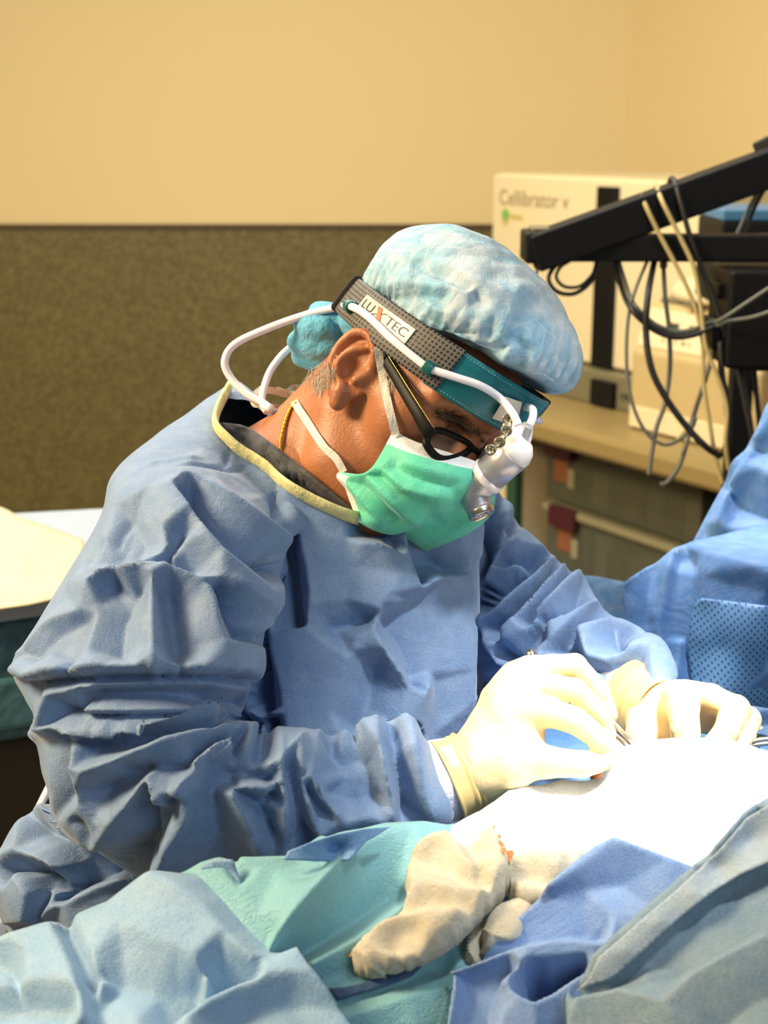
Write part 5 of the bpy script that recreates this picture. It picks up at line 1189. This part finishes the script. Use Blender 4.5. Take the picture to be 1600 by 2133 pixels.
# ------------------------------------------------------------------ drapes over the table
t = NT('teal_absorbent_cloth'); co_ = t.obj(); mp = t.n('ShaderNodeMapping'); mp.inputs['Rotation'].default_value = (0, 0, .9); mp.inputs['Scale'].default_value = (1, 2.6, 1); t.l(co_, mp.inputs[0])
v = t.n('ShaderNodeTexVoronoi', Scale=75.0); v.feature = 'DISTANCE_TO_EDGE'; ns = t.n('ShaderNodeTexNoise', Scale=30.0); t.l(mp.outputs[0], ns.inputs['Vector'])
mxv = t.mix(.12, mp.outputs[0], ns.outputs['Color']); t.l(mxv, v.inputs['Vector'])
t.base(t.mix(t.noise(50, 4), lin(112, 172, 186), lin(128, 184, 198))).set(Roughness=.6); t.b.inputs['Sheen Weight'].default_value = .2
bb = t.bump(t.ramp(v.outputs['Distance'], [(0, (0, 0, 0)), (.16, (1, 1, 1))]), .25, .003); bb = t.bump(t.noise(14, 5), .2, .01, bb); t.nor(bb); M['absorb'] = t.m
tab = empty('operating_table', np.array([.15, 1.15, 0])); tag(tab, 'operating table hidden under the drapes in front of the surgeon', 'table')
MB().box(np.array([.35, .88, .92]), AR * .42, np.array([0, .16, 0]), ZZ * .025).build('table_top', M['black'], tab, smooth=False, bevel=.01); MB().box(np.array([.35, .88, .46]), AR * .12, np.array([0, .1, 0]), ZZ * .43).build('column', M['metal'], tab, smooth=False, bevel=.01); MB().box(np.array([.35, .88, .03]), AR * .3, np.array([0, .15, 0]), ZZ * .03).build('base', M['greige'], tab, smooth=False, bevel=.01)
# big blue cover that hangs from the table to near the floor
x0_, x1_, y0_, y1_ = -.10, .80, .70, 1.06; ring = []
for k in range(160):
    t_ = k / 160 * 2 * math.pi; c_, s_ = math.cos(t_), math.sin(t_); ring.append(((x0_ + x1_) / 2 + (x1_ - x0_) / 2 * np.sign(c_) * abs(c_) ** .25, (y0_ + y1_) / 2 + (y1_ - y0_) / 2 * np.sign(s_) * abs(s_) ** .25, t_))
Vc = []; lv = [(.955, .9, 0), (.955, .985, 0), (.945, 1.0, 0), (.7, 1.005, .5), (.4, 1.01, 1), (.10, 1.015, 1.3)]
for z_, k_, f_ in lv:
    for x_, y_, t_ in ring: q = np.array([x_ - .35, y_ - .88]); q = q * k_ + nrm(q) * .012 * f_ * math.sin(t_ * 17 + 2 * math.sin(t_ * 5)); Vc.append((q[0] + .35, q[1] + .88, z_))
n_ = 160; Fc = [(i * n_ + k, (i + 1) * n_ + k, (i + 1) * n_ + (k + 1) % n_, i * n_ + (k + 1) % n_) for i in range(len(lv) - 1) for k in range(n_)] + [tuple(range(n_))]
o = add_me('table_cover', Vc, Fc, M['drape'], tab); m_ = o.modifiers.new('t', 'SOLIDIFY'); m_.thickness = .002
for nm_ in ('table_top', 'column', 'base'): pass
td = sheet('teal_drape', [Z(300, 1862, 1.06), Z(360, 1825, 1.075), Z(420, 1800, 1.084), Z(480, 1790, 1.086), Z(600, 1787, 1.086), Z(640, 1768, 1.086), Z(700, 1743, 1.086), Z(800, 1724, 1.083), Z(930, 1720, 1.078), Z(1000, 1702, 1.078), Z(1060, 1660, 1.078), Z(1120, 1660, 1.07), Z(1300, 1800, 1.06), Z(1300, 2000, 1.02), Z(1050, 2280, .985), Z(600, 2280, .985), Z(300, 2280, .985)],
           [Z(850, 1950, 1.05), Z(1000, 1850, 1.06), Z(700, 1850, 1.07), Z(600, 1950, 1.06)], M['absorb'],
           [(12, [(586, 1955), (620, 1915), (660, 1866), (725, 1795)]), (4, [(740, 1780), (800, 1745), (870, 1735)]), (-12, [(612, 1985), (660, 1950), (720, 1905), (780, 1860), (815, 1838)]), (3, [(650, 2010), (740, 1965), (850, 1890)]), (-5, [(640, 2050), (750, 2000), (860, 1940)]), (3, [(455, 1800), (490, 1850), (540, 1910), (586, 1955)]), (2, [(500, 1800), (560, 1820), (620, 1810)]), (-3, [(490, 1800), (500, 1830)]), (-4, [(700, 2090), (800, 2060), (920, 2010)]), (4, [(730, 2120), (850, 2080), (950, 2060)])], step=7, thick=.002)
tag(td, 'pale teal absorbent drape, crinkled, under the gauze sponges', 'drape')
fl_ = sheet('folded_edge', [Z(592, 1790, 1.098), Z(600, 1772, 1.102), Z(640, 1758, 1.106), Z(700, 1741, 1.108), Z(760, 1727, 1.106), Z(814, 1722, 1.10), Z(790, 1738, 1.099), Z(765, 1752, 1.098), Z(728, 1789, 1.094), Z(660, 1793, 1.094)], [Z(700, 1762, 1.094)], M['drape'], None, step=5, thick=.0015, parent=td); fl_['label'] = 'blue turned-up fold at the drape edge'
M['glare_drape'] = fabric('glare_white_drape_cloth', lin(228, 234, 242), lin(205, 216, 230), weave=500, cstr=.3)  # lamp overexposure of the blue drape put into a near-white base colour
tw = sheet('field_drape', [Z(940, 1722, 1.083), Z(1000, 1702, 1.084), Z(1030, 1680, 1.086), Z(1060, 1652, 1.088), Z(1110, 1630, 1.09), Z(1170, 1613, 1.09), Z(1250, 1619, 1.09), Z(1268, 1590, 1.10), Z(1305, 1558, 1.108), Z(1350, 1546, 1.112), Z(1400, 1540, 1.112), Z(1500, 1537, 1.110), Z(1600, 1562, 1.105), Z(1720, 1610, 1.09), Z(1720, 2000, 1.03), Z(1450, 2000, 1.03), Z(1200, 1900, 1.05), Z(1000, 1850, 1.068), Z(930, 1780, 1.075)],
           [Z(1350, 1640, 1.12), Z(1500, 1650, 1.12), Z(1200, 1700, 1.095), Z(1350, 1750, 1.10), Z(1500, 1780, 1.10)], M['glare_drape'], [(4, [(1000, 1720), (1100, 1690), (1250, 1680)]), (-4, [(1150, 1650), (1250, 1660)]), (4, [(1300, 1600), (1400, 1590), (1550, 1600)])], step=9, thick=.002)
tag(tw, 'drape over the operating field, lamp glare painted into its white cloth', 'drape')
pd = sheet('foreground_drape', [(-90, 1985, 1.02), (0, 1966, 1.02), (60, 1952, 1.02), (112, 1940, 1.02), (126, 1928, 1.022), (230, 1895, 1.026), (330, 1831, 1.03), (420, 1797, 1.032), (452, 1789, 1.033), (484, 1791, 1.03), (500, 1836, 1.02), (550, 1902, 1.00), (600, 1955, .985), (640, 2025, .965), (690, 2080, .95), (735, 2140, .935), (800, 2290, .90), (-90, 2290, .90)],
           [(250, 2000, .975), (400, 1950, .99), (500, 2050, .955), (150, 2100, .94)], M['drape_pale'],
           [(10, [(330, 1835), (380, 1862), (430, 1905), (480, 1975), (526, 2022)]), (-9, [(425, 1808), (470, 1845), (516, 1889), (560, 1935), (606, 1976)]), (-7, [(135, 1940), (155, 1980), (170, 2016), (186, 2045), (200, 2133)]), (7, [(118, 1936), (140, 1990), (160, 2040), (175, 2133)]), (5, [(165, 1935), (190, 1990), (215, 2040)]),
            (8, [(230, 1930), (300, 1960), (380, 2000), (430, 2040)]), (-9, [(180, 2040), (260, 2030), (330, 2050), (400, 2040), (480, 2025), (530, 2030)]), (-12, [(370, 2115), (420, 2085), (470, 2062), (505, 2046)]), (9, [(390, 2133), (437, 2095), (500, 2065), (560, 2050), (625, 2048)]), (-5, [(480, 2133), (530, 2100), (600, 2085)]), (6, [(30, 1970), (60, 1990), (110, 2000)]), (-8, [(10, 2000), (25, 2030), (40, 2060)]), (7, [(0, 2064), (60, 2060), (110, 2058), (160, 2062)]), (-6, [(0, 2100), (80, 2090), (150, 2095)]), (6, [(530, 2025), (570, 2010), (606, 1985)])], step=7, gain=1.5, sg=2.8)
tag(pd, 'pale blue drape heaped in the lower left foreground', 'drape')
ld2 = sheet('blue_drape', [(952, 2040, .985), (958, 2028, .985), (978, 2018, .985), (1000, 1985, .985), (1060, 1922, .99), (1150, 1838, .998), (1205, 1790, 1.003), (1240, 1765, 1.005), (1278, 1747, 1.006), (1330, 1768, 1.003), (1400, 1795, 1.0), (1450, 1816, .998), (1530, 1900, .97), (1500, 2133, .94), (1450, 2290, .91), (930, 2290, .92), (938, 2133, .945)],
           [(1200, 1900, .985), (1300, 1850, .99), (1100, 2000, .975), (1030, 2100, .955)], M['drape_blue'],
           [(9, [(962, 2032), (1010, 2008), (1080, 1984), (1150, 1970), (1200, 1968), (1262, 1976)]), (-8, [(985, 2008), (1040, 1985), (1100, 1962), (1180, 1950), (1250, 1958)]), (-3, [(965, 2070), (1000, 2050), (1060, 2030)]), (10, [(1106, 2010), (1078, 2040), (1050, 2075), (1085, 2098), (1112, 2108), (1150, 2090), (1190, 2060), (1232, 2030)]), (8, [(1106, 2010), (1150, 2005), (1200, 2002), (1240, 1998)]), (-28, [(1108, 2085), (1140, 2062), (1170, 2042), (1210, 2016)]), (-20, [(1112, 2030), (1108, 2060), (1106, 2080)]), (5, [(1046, 2080), (1044, 2110), (1042, 2133)]), (-4, [(1100, 1870), (1200, 1850), (1300, 1840)]), (4, [(1278, 1750), (1330, 1772), (1440, 1815)]), (3, [(1150, 1850), (1230, 1790), (1278, 1756)]), (-6, [(1020, 2133), (1020, 2080), (1040, 2050)])], step=7)
tag(ld2, 'blue drape folded over beside the gauze, with a dark pocket in front', 'drape')
gd_ = sheet('grey_drape', [(1740, 1600, .965), (1660, 1640, .965), (1604, 1672, .965), (1555, 1702, .965), (1528, 1734, .962), (1492, 1774, .962), (1450, 1812, .962), (1400, 1858, .960), (1350, 1900, .957), (1284, 1958, .952), (1244, 1992, .950), (1226, 2032, .948), (1182, 2064, .945), (1172, 2100, .938), (1168, 2290, .90), (1740, 2290, .84), (1740, 1900, .90)],
            [(1400, 2000, .925), (1550, 1850, .94), (1550, 2100, .88)], M['drape_grey'],
            [(5, [(1604, 1680), (1556, 1710), (1500, 1776), (1450, 1822), (1400, 1866), (1350, 1908), (1290, 1962), (1246, 2000)]), (4, [(1640, 1770), (1600, 1795), (1540, 1822), (1490, 1852), (1420, 1906), (1372, 1948), (1300, 2016), (1270, 2042), (1220, 2058)]), (-4, [(1640, 1790), (1604, 1808), (1546, 1834), (1498, 1862), (1428, 1918), (1380, 1962), (1308, 2030), (1275, 2056), (1200, 2072)]), (-3, [(1580, 1700), (1500, 1800), (1475, 1830)]), (3, [(1480, 1790), (1478, 1840)]), (6, [(1210, 2090), (1300, 2070), (1400, 2100)]), (-6, [(1420, 2000), (1500, 1960), (1600, 1900)]), (5, [(1450, 2040), (1520, 2000), (1600, 1960)]), (-10, [(1166, 2092), (1170, 2133)]), (4, [(1182, 2076), (1186, 2133)]), (-5, [(1500, 2133), (1560, 2080), (1620, 2060)])], step=7)
tag(gd_, 'grey-blue drape with a reinforced strip along its slanting edge, lower right', 'drape')
def surf(o):
    v = np.array([x.co for x in o.data.vertices]) + WL[o.name]; f, x_, y_, d_ = front_depth(v, 8)
    def g(x, y, l=.003):
        m = np.argsort((x_ - x) ** 2 + (y_ - y) ** 2)[:4]; return (x, y, d_[m].min() - l)
    return g
on_g = surf(gd_)
st_ = [(1640, 1652), (1604, 1674), (1556, 1704), (1530, 1736), (1494, 1776), (1452, 1814), (1402, 1860), (1352, 1902), (1286, 1960), (1246, 1994), (1228, 2034), (1200, 2066), (1220, 2056), (1272, 2040), (1304, 2014), (1376, 1948), (1424, 1905), (1494, 1850), (1542, 1820), (1602, 1794), (1640, 1770)]
rs = sheet('reinforced_strip', [on_g(*q, .005) for q in st_], [on_g(x, y, .005) for x, y in [(1560, 1750), (1500, 1810), (1440, 1860), (1370, 1920), (1300, 1980), (1250, 2020), (1600, 1730)]], fabric('pale_grey_strip', lin(140, 158, 174), lin(126, 144, 162), weave=520), None, step=6, thick=.0012, parent=gd_); rs['label'] = 'pale reinforcing strip'
# table cloth under the hands
dk = sheet('field_cloth', [Z(988, 1385, 1.04), Z(1040, 1385, 1.05), Z(1180, 1400, 1.05), Z(1330, 1430, 1.05), Z(1470, 1470, 1.05), Z(1640, 1500, 1.05), Z(1640, 1650, 1.05), Z(1330, 1640, 1.05), Z(1180, 1680, 1.045), Z(1040, 1725, 1.04), Z(960, 1735, 1.038), Z(982, 1560, 1.03)], [Z(1100, 1550, 1.042)], M['drape_deep'], [(6, [(990, 1395), (1050, 1420), (1090, 1440)]), (-5, [(990, 1450), (1050, 1470)]), (6, [(1040, 1640), (1120, 1610), (1230, 1590)]), (-6, [(1000, 1690), (1100, 1650), (1220, 1620)])], step=10)
tag(dk, 'blue cloth lying on the table beneath the surgeon\'s hands', 'drape')
# upright drapes at the right
up = sheet('screen_drape', [(1700, 740, 1.80), (1640, 800, 1.79), (1600, 850, 1.78), (1570, 888, 1.77), (1535, 950, 1.76), (1500, 1010, 1.75), (1468, 1070, 1.74), (1440, 1132, 1.735), (1430, 1170, 1.73), (1440, 1260, 1.71), (1700, 1300, 1.66)], [(1560, 1100, 1.72), (1600, 950, 1.74)], M['drape_deep'],
           [(8, [(1600, 870), (1575, 910), (1530, 1000), (1490, 1080), (1482, 1092)]), (-7, [(1575, 895), (1520, 990), (1470, 1085)]), (7, [(1482, 1096), (1530, 1110), (1600, 1095)]), (-5, [(1520, 1020), (1560, 1060), (1600, 1080)]), (5, [(1560, 960), (1600, 990)]), (-6, [(1570, 930), (1600, 940)]), (4, [(1525, 962), (1545, 960)])], step=9)
tag(up, 'tall blue drape sloping up at the right edge, behind the dotted one', 'drape')
sd = sheet('dotted_drape', [(1300, 1214, 1.60), (1312, 1205, 1.60), (1350, 1178, 1.61), (1400, 1150, 1.62), (1442, 1133, 1.63), (1480, 1122, 1.64), (1520, 1109, 1.675), (1600, 1090, 1.72), (1720, 1060, 1.75), (1720, 2050, 1.42), (1600, 2060, 1.43), (1440, 2040, 1.45), (1410, 1700, 1.47), (1400, 1530, 1.49), (1350, 1470, 1.53), (1310, 1380, 1.56), (1302, 1290, 1.585)],
           [(1470, 1147, 1.585), (1520, 1157, 1.555), (1560, 1166, 1.535), (1600, 1174, 1.52), (1700, 1194, 1.49), (1520, 1172, 1.55), (1560, 1182, 1.53), (1600, 1192, 1.515), (1700, 1212, 1.486), (1560, 1132, 1.62), (1600, 1132, 1.615), (1660, 1130, 1.61), (1460, 1200, 1.572), (1600, 1230, 1.512), (1600, 1400, 1.495), (1460, 1400, 1.53), (1380, 1300, 1.57)], M['drape_deep'],
           [(6, [(1403, 1155), (1388, 1210), (1378, 1280), (1372, 1350), (1368, 1400)]), (-6, [(1416, 1160), (1400, 1230), (1390, 1300), (1385, 1370)]), (3, [(1312, 1210), (1320, 1280), (1330, 1370)]), (-5, [(1360, 1190), (1350, 1280), (1350, 1370)]), (4, [(1460, 1150), (1461, 1230), (1462, 1330), (1464, 1420)]), (-4, [(1446, 1170), (1444, 1220), (1436, 1280), (1424, 1330)]), (6, [(1418, 1340), (1414, 1390), (1416, 1430)]), (-6, [(1428, 1345), (1432, 1400), (1434, 1440)])], step=7, flat=2.0, gain=1.0)
tag(sd, 'blue drape with a dotted mesh panel standing at the right', 'drape')
t = NT('dotted_mesh'); co_ = t.n('ShaderNodeTexCoord').outputs['UV']; v = t.n('ShaderNodeTexVoronoi', Scale=190.0, Randomness=0.0); mp = t.n('ShaderNodeMapping'); mp.inputs['Rotation'].default_value = (0, 0, .785); t.l(co_, mp.inputs[0]); t.l(mp.outputs[0], v.inputs['Vector'])
rp = t.ramp(v.outputs['Distance'], [(.20, lin(28, 66, 112)), (.30, lin(84, 136, 186))]); t.base(rp).set(Roughness=.55); t.nor(t.bump(rp, .5, .001)); M['dots'] = t.m
sv = np.array([x.co for x in sd.data.vertices]) + WL['dotted_drape']; sf, sx, sy, sdd = front_depth(sv, 8)
def on_s(x, y, l=.003): i = np.argmin((sx - x) ** 2 + (sy - y) ** 2); return (x, y, sdd[i] - l)
mpan = sheet('mesh_panel', [on_s(x, y) for x, y in [(1461, 1246), (1520, 1252), (1600, 1262), (1700, 1272), (1700, 1590), (1600, 1570), (1540, 1545), (1470, 1480), (1440, 1420), (1430, 1350), (1436, 1300), (1450, 1250)]], [on_s(x, y) for x, y in [(1500, 1350), (1600, 1350), (1600, 1450), (1520, 1450), (1462, 1330), (1464, 1400), (1650, 1400)]], M['dots'], step=8, thick=.001, parent=sd); mpan['label'] = 'dotted mesh panel'
uv = mpan.data.uv_layers.new(name='UVMap'); mo_ = np.array([x.co for x in mpan.data.vertices]); 
for lp in mpan.data.loops: c = mo_[lp.vertex_index]; uv.data[lp.index].uv = (c[0] * 1.05 - c[1] * .25, c[2] * 1.05)
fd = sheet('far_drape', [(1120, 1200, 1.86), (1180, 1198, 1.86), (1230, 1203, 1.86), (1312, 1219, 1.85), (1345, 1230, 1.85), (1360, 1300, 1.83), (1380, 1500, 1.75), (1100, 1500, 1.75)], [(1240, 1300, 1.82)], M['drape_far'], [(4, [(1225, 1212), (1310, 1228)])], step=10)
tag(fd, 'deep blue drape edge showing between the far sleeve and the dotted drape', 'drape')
# navy strap on the teal drape
on_t = surf(td)
nv_ = sheet('strap', [on_t(x, y, .005) for x, y in [(687, 2058), (716, 2056), (745, 2050), (775, 2040), (800, 2032), (830, 2022), (870, 2000), (890, 2000), (860, 2030), (830, 2042), (800, 2052), (770, 2062), (740, 2070), (720, 2078), (705, 2081)]], [], M['navy'], None, step=5, thick=.003, cr=(.03, .003, 3)); tag(nv_, 'narrow navy cloth strap lying under the tip of the large sponge', 'strap')
# sponges
t = NT('gauze'); n1 = t.noise(60, 6, .6); t.base(t.mix(t.ramp(n1, [(.35, (0, 0, 0)), (.7, (1, 1, 1))]), lin(236, 227, 200), lin(246, 240, 220))).set(Roughness=.9); t.b.inputs['Sheen Weight'].default_value = .3
bb = t.bump(t.noise(150, 8, .75), 1.0, .004); bb = t.bump(t.noise(45, 6, .65), .6, .008, bb); t.nor(bb); M['gauze'] = t.m
M['stain'] = plain('brown_stain', lin(186, 120, 64), .8, nscale=200, nstr=.3); M['graythread'] = plain('grey_thread', lin(120, 116, 108), .8)
def puffy(name, outline, ctrl, lines, hgt, wpx, mat, label, cat, group=None, step=5, base=.004, noise=.0026, seed=1):
    O = catmull(np.asarray(outline, float), 4, True); O[:, :2] += np.random.default_rng(seed).normal(size=(len(O), 2)) * 1.6; o = sheet(name, [tuple(q) for q in O], ctrl, mat, None, step=step, thick=0, smoothline=True)
    W0 = np.array([x.co for x in o.data.vertices]) + WL[o.name]; x, y, d = proj(W0); Oc = catmull(O[:, :2], 2, True); dm = np.full(len(x), 1e9)
    for q in range(len(Oc)):
        a, c = Oc[q], Oc[(q + 1) % len(Oc)]; ab = c - a; tt = np.clip(((x - a[0]) * ab[0] + (y - a[1]) * ab[1]) / (ab @ ab + 1e-9), 0, 1); dm = np.minimum(dm, np.hypot(x - a[0] - tt * ab[0], y - a[1] - tt * ab[1]))
    s = np.clip(dm / wpx, 0, 1); hh = hgt * np.sqrt(1 - (1 - s) ** 2)
    T = np.array([tuple(p.vertices) for p in o.data.polygons]); N = vnorm(W0, T)
    hh = hh + np.clip(s * 2, 0, 1) * (1.15 * sample(relief(lines, 3.0, 70, (x.min(), y.min(), x.max(), y.max())), x, y) + crumple(W0, .018, noise, seed) + crumple(W0, .008, noise * .5, seed + 1))
    edge = dm < 1.0
    top_ = W0 + N * np.maximum(hh, .0003)[:, None]; bot_ = W0 - N * (base * s)[:, None]
    n = len(W0); idx = np.arange(n); idb = np.where(edge, idx, idx + n)
    V = np.vstack([top_, bot_]); Fc = [tuple(f) for f in T] + [tuple(int(idb[i]) for i in f[::-1]) for f in T]
    nm = o.name; bpy.data.objects.remove(o)
    ob = add_me(name, V, Fc, mat); bm = bmesh.new(); bm.from_mesh(ob.data); bmesh.ops.delete(bm, geom=[v for v in bm.verts if not v.link_faces], context='VERTS'); bm.to_mesh(ob.data); bm.free()
    tag(ob, label, cat, group); return ob, W0, x, y, N, hh
GR = 'gauze sponges on the teal drape'
def zz(pts, z): return [Z(x, y, z) for x, y in pts]
g1, gW, gx1, gy1, gN1, gh1 = puffy('gauze_sponge', [Z(737, 2010, 1.038), Z(746, 2032, 1.037), Z(780, 2040, 1.037), Z(812, 2034, 1.04), Z(850, 2022, 1.045), Z(892, 2010, 1.048), Z(955, 1968, 1.058), Z(1000, 1922, 1.066), Z(1042, 1882, 1.072), Z(1062, 1850, 1.075), Z(1064, 1810, 1.082), Z(1050, 1770, 1.086), Z(1028, 1752, 1.087), Z(1000, 1762, 1.086), Z(975, 1775, 1.084), Z(945, 1758, 1.084), Z(905, 1766, 1.082), Z(872, 1786, 1.078), Z(850, 1815, 1.074), Z(846, 1850, 1.07), Z(852, 1885, 1.066), Z(832, 1918, 1.06), Z(795, 1956, 1.052), Z(762, 1982, 1.045)],
    [Z(950, 1860, 1.074), Z(850, 1970, 1.054)], [(8, [(880, 1800), (910, 1790), (950, 1800), (975, 1840), (1010, 1850)]), (-8, [(905, 1830), (940, 1845), (975, 1870), (1020, 1885)]), (-6, [(985, 1790), (985, 1830), (1000, 1850)]), (7, [(1000, 1780), (1035, 1790), (1050, 1830)]), (7, [(860, 1890), (900, 1880), (960, 1890), (1030, 1890)]), (-6, [(860, 1930), (900, 1910), (960, 1915)]), (8, [(800, 1975), (850, 1950), (900, 1945), (950, 1930)]), (-5, [(830, 2005), (845, 1970), (870, 1960)]), (6, [(770, 2000), (800, 2000), (820, 2015)])], .017, 34, M['gauze'], 'large crumpled cream gauze sponge with a long tongue pointing to the navy strap', 'gauze sponge', GR)
b = MB()
for (sx_, sy_, r_) in ((1000, 1735, .0016), (1012, 1748, .002), (1020, 1756, .0022), (1030, 1768, .0026), (1042, 1788, .0022), (1047, 1800, .003), (1056, 1810, .0052), (1050, 1815, .003), (745, 2010, .0016)):
    i = np.argmin((gx1 - sx_) ** 2 + (gy1 - sy_) ** 2); c = gW[i] + gN1[i] * (max(gh1[i], 0) - .0003); u = nrm(np.cross(gN1[i], [.3, .2, .9])); w = np.cross(gN1[i], u); V = [c + gN1[i] * .0009] + [c + (u * math.cos(a) + w * math.sin(a)) * r_ * (1 + .25 * math.sin(3 * a + sx_)) for a in np.linspace(0, 2 * math.pi, 14, endpoint=False)]
    b.add(V, [(0, 1 + k, 1 + (k + 1) % 14) for k in range(14)])
st = b.build('blood_spots', M['stain'], g1); st['kind'] = 'stuff'; st['label'] = 'small brownish blood spots'
puffy('gauze_sponge', [Z(1040, 1820, 1.078), Z(1062, 1800, 1.082), Z(1100, 1786, 1.086), Z(1160, 1788, 1.087), Z(1215, 1780, 1.088), Z(1240, 1800, 1.086), Z(1190, 1850, 1.075), Z(1130, 1900, 1.066), Z(1092, 1900, 1.066), Z(1064, 1880, 1.068), Z(1056, 1850, 1.072)], [Z(1140, 1840, 1.08)], [(6, [(1070, 1830), (1110, 1820), (1150, 1835)]), (-6, [(1080, 1850), (1120, 1845), (1160, 1855)]), (5, [(1100, 1870), (1130, 1865)])], .014, 26, M['gauze'], 'knobbly rumpled sponge between the large sponge and the blue drape', 'gauze sponge', GR, noise=.004, seed=8)
puffy('gauze_sponge', [Z(1008, 1990, 1.044), Z(1004, 1960, 1.048), Z(1018, 1926, 1.056), Z(1050, 1895, 1.062), Z(1080, 1878, 1.066), Z(1120, 1880, 1.066), Z(1130, 1900, 1.062), Z(1060, 1970, 1.046)], [Z(1050, 1935, 1.056)], [(4, [(1030, 1960), (1060, 1920), (1090, 1895)])], .014, 24, M['gauze'], 'smooth rolled sponge half tucked under the blue drape', 'gauze sponge', GR, noise=.0015, seed=9)
g4, aW, ax_, ay_, aN, ah = puffy('gauze_sponge', [Z(970, 2012, 1.036), Z(970, 1985, 1.040), Z(980, 1945, 1.048), Z(1000, 1920, 1.054), Z(1025, 1914, 1.056), Z(1030, 1930, 1.052), Z(1012, 1960, 1.047), Z(1004, 1995, 1.040), Z(1000, 2020, 1.034)], [], [(2, [(985, 1990), (1000, 1940)])], .009, 16, M['gauze'], 'narrow sponge edge with grey stitch marks, lowest by the blue drape', 'gauze sponge', GR, step=4, noise=.0012, seed=10)
b = MB()
for k in range(11):
    s = k / 10; x_, y_ = 976 + 20 * s ** 1.5, 2004 - 78 * s
    i = np.argmin((ax_ - x_) ** 2 + (ay_ - y_) ** 2); j = np.argmin((ax_ - x_ - 9) ** 2 + (ay_ - y_ + 1) ** 2); b.tube(np.array([aW[i] + aN[i] * (ah[i] + .0004), aW[j] + aN[j] * (ah[j] + .0004)]), .0006, 5)
sm = b.build('stitch_marks', M['graythread'], g4); sm['kind'] = 'stuff'
# bit of the patient's skin at the edge of the field
lo = P(1250, 1600, 1.20) - .05; G = grid(lo, lo + .1, .002)
d = capsule(G, P(1252, 1618, 1.195), P(1266, 1586, 1.198), .008, .010); d = smin(d, capsule(G, P(1244, 1616, 1.198), P(1256, 1596, 1.20), .006, .006), .004)
V, Q = surface_nets(np.pad(d, 1, constant_values=.05), lo - .002, .002); V = lap(V, Q, 2); M['pskin'] = plain('iodine_stained_skin', lin(206, 120, 66), .45, nscale=120, nstr=.15)
ps = add_me('patient_skin', V, Q[:, ::-1] if (vnorm(V, Q) * (V - V.mean(0))).sum() < 0 else Q, M['pskin']); tag(ps, 'small patch of orange-stained patient skin under the pinching fingertips', 'skin')
# retractor and patterned strip at the right edge
rt = empty('retractor', P(1590, 1545, 1.235)); tag(rt, 'steel retractor bars at the right edge beside the curled hand', 'retractor')
for dy in (0, 9): b = MB(); b.tube(catmull(np.array([P(1566, 1548 + dy * .6, 1.232), P(1585, 1541 + dy, 1.232), P(1640, 1535 + dy, 1.235)]), 5), .0022, 10); b.build('bar', M['metal'], rt)
ns_ = sheet('navy_strip', [(1562, 1484, 1.275), (1600, 1490, 1.275), (1680, 1505, 1.275), (1680, 1560, 1.25), (1600, 1545, 1.25), (1572, 1538, 1.25)], [], M['navy'], [(5, [(1565, 1488), (1600, 1494), (1640, 1500)]), (-6, [(1570, 1515), (1600, 1505), (1640, 1515)]), (4, [(1575, 1530), (1600, 1520), (1640, 1530)])], step=5, thick=.002)
tag(ns_, 'navy cloth strip rumpled behind the curled left hand at the right edge', 'cloth')

sp_ = empty('drape_pole', np.array([.60, 1.86, 0])); tag(sp_, 'steel pole holding up the tall blue drape beyond the right edge', 'pole')
b = MB(); b.tube(np.array([[.60, 1.86, .02], [.60, 1.86, 1.62]]), .011, 14); b.build('post', M['metal'], sp_)
b = MB(); b.tube(np.array([[.60, 1.86, 1.60], [.545, 1.80, 1.60]]), .008, 12); b.build('arm', M['metal'], sp_)
b = MB(); b.add(*lathe([(0, .14), (.015, .14), (.03, .03)], np.array([.60, 1.86, 0]), (0, 0, 1), 28)); b.build('foot', M['metal'], sp_)
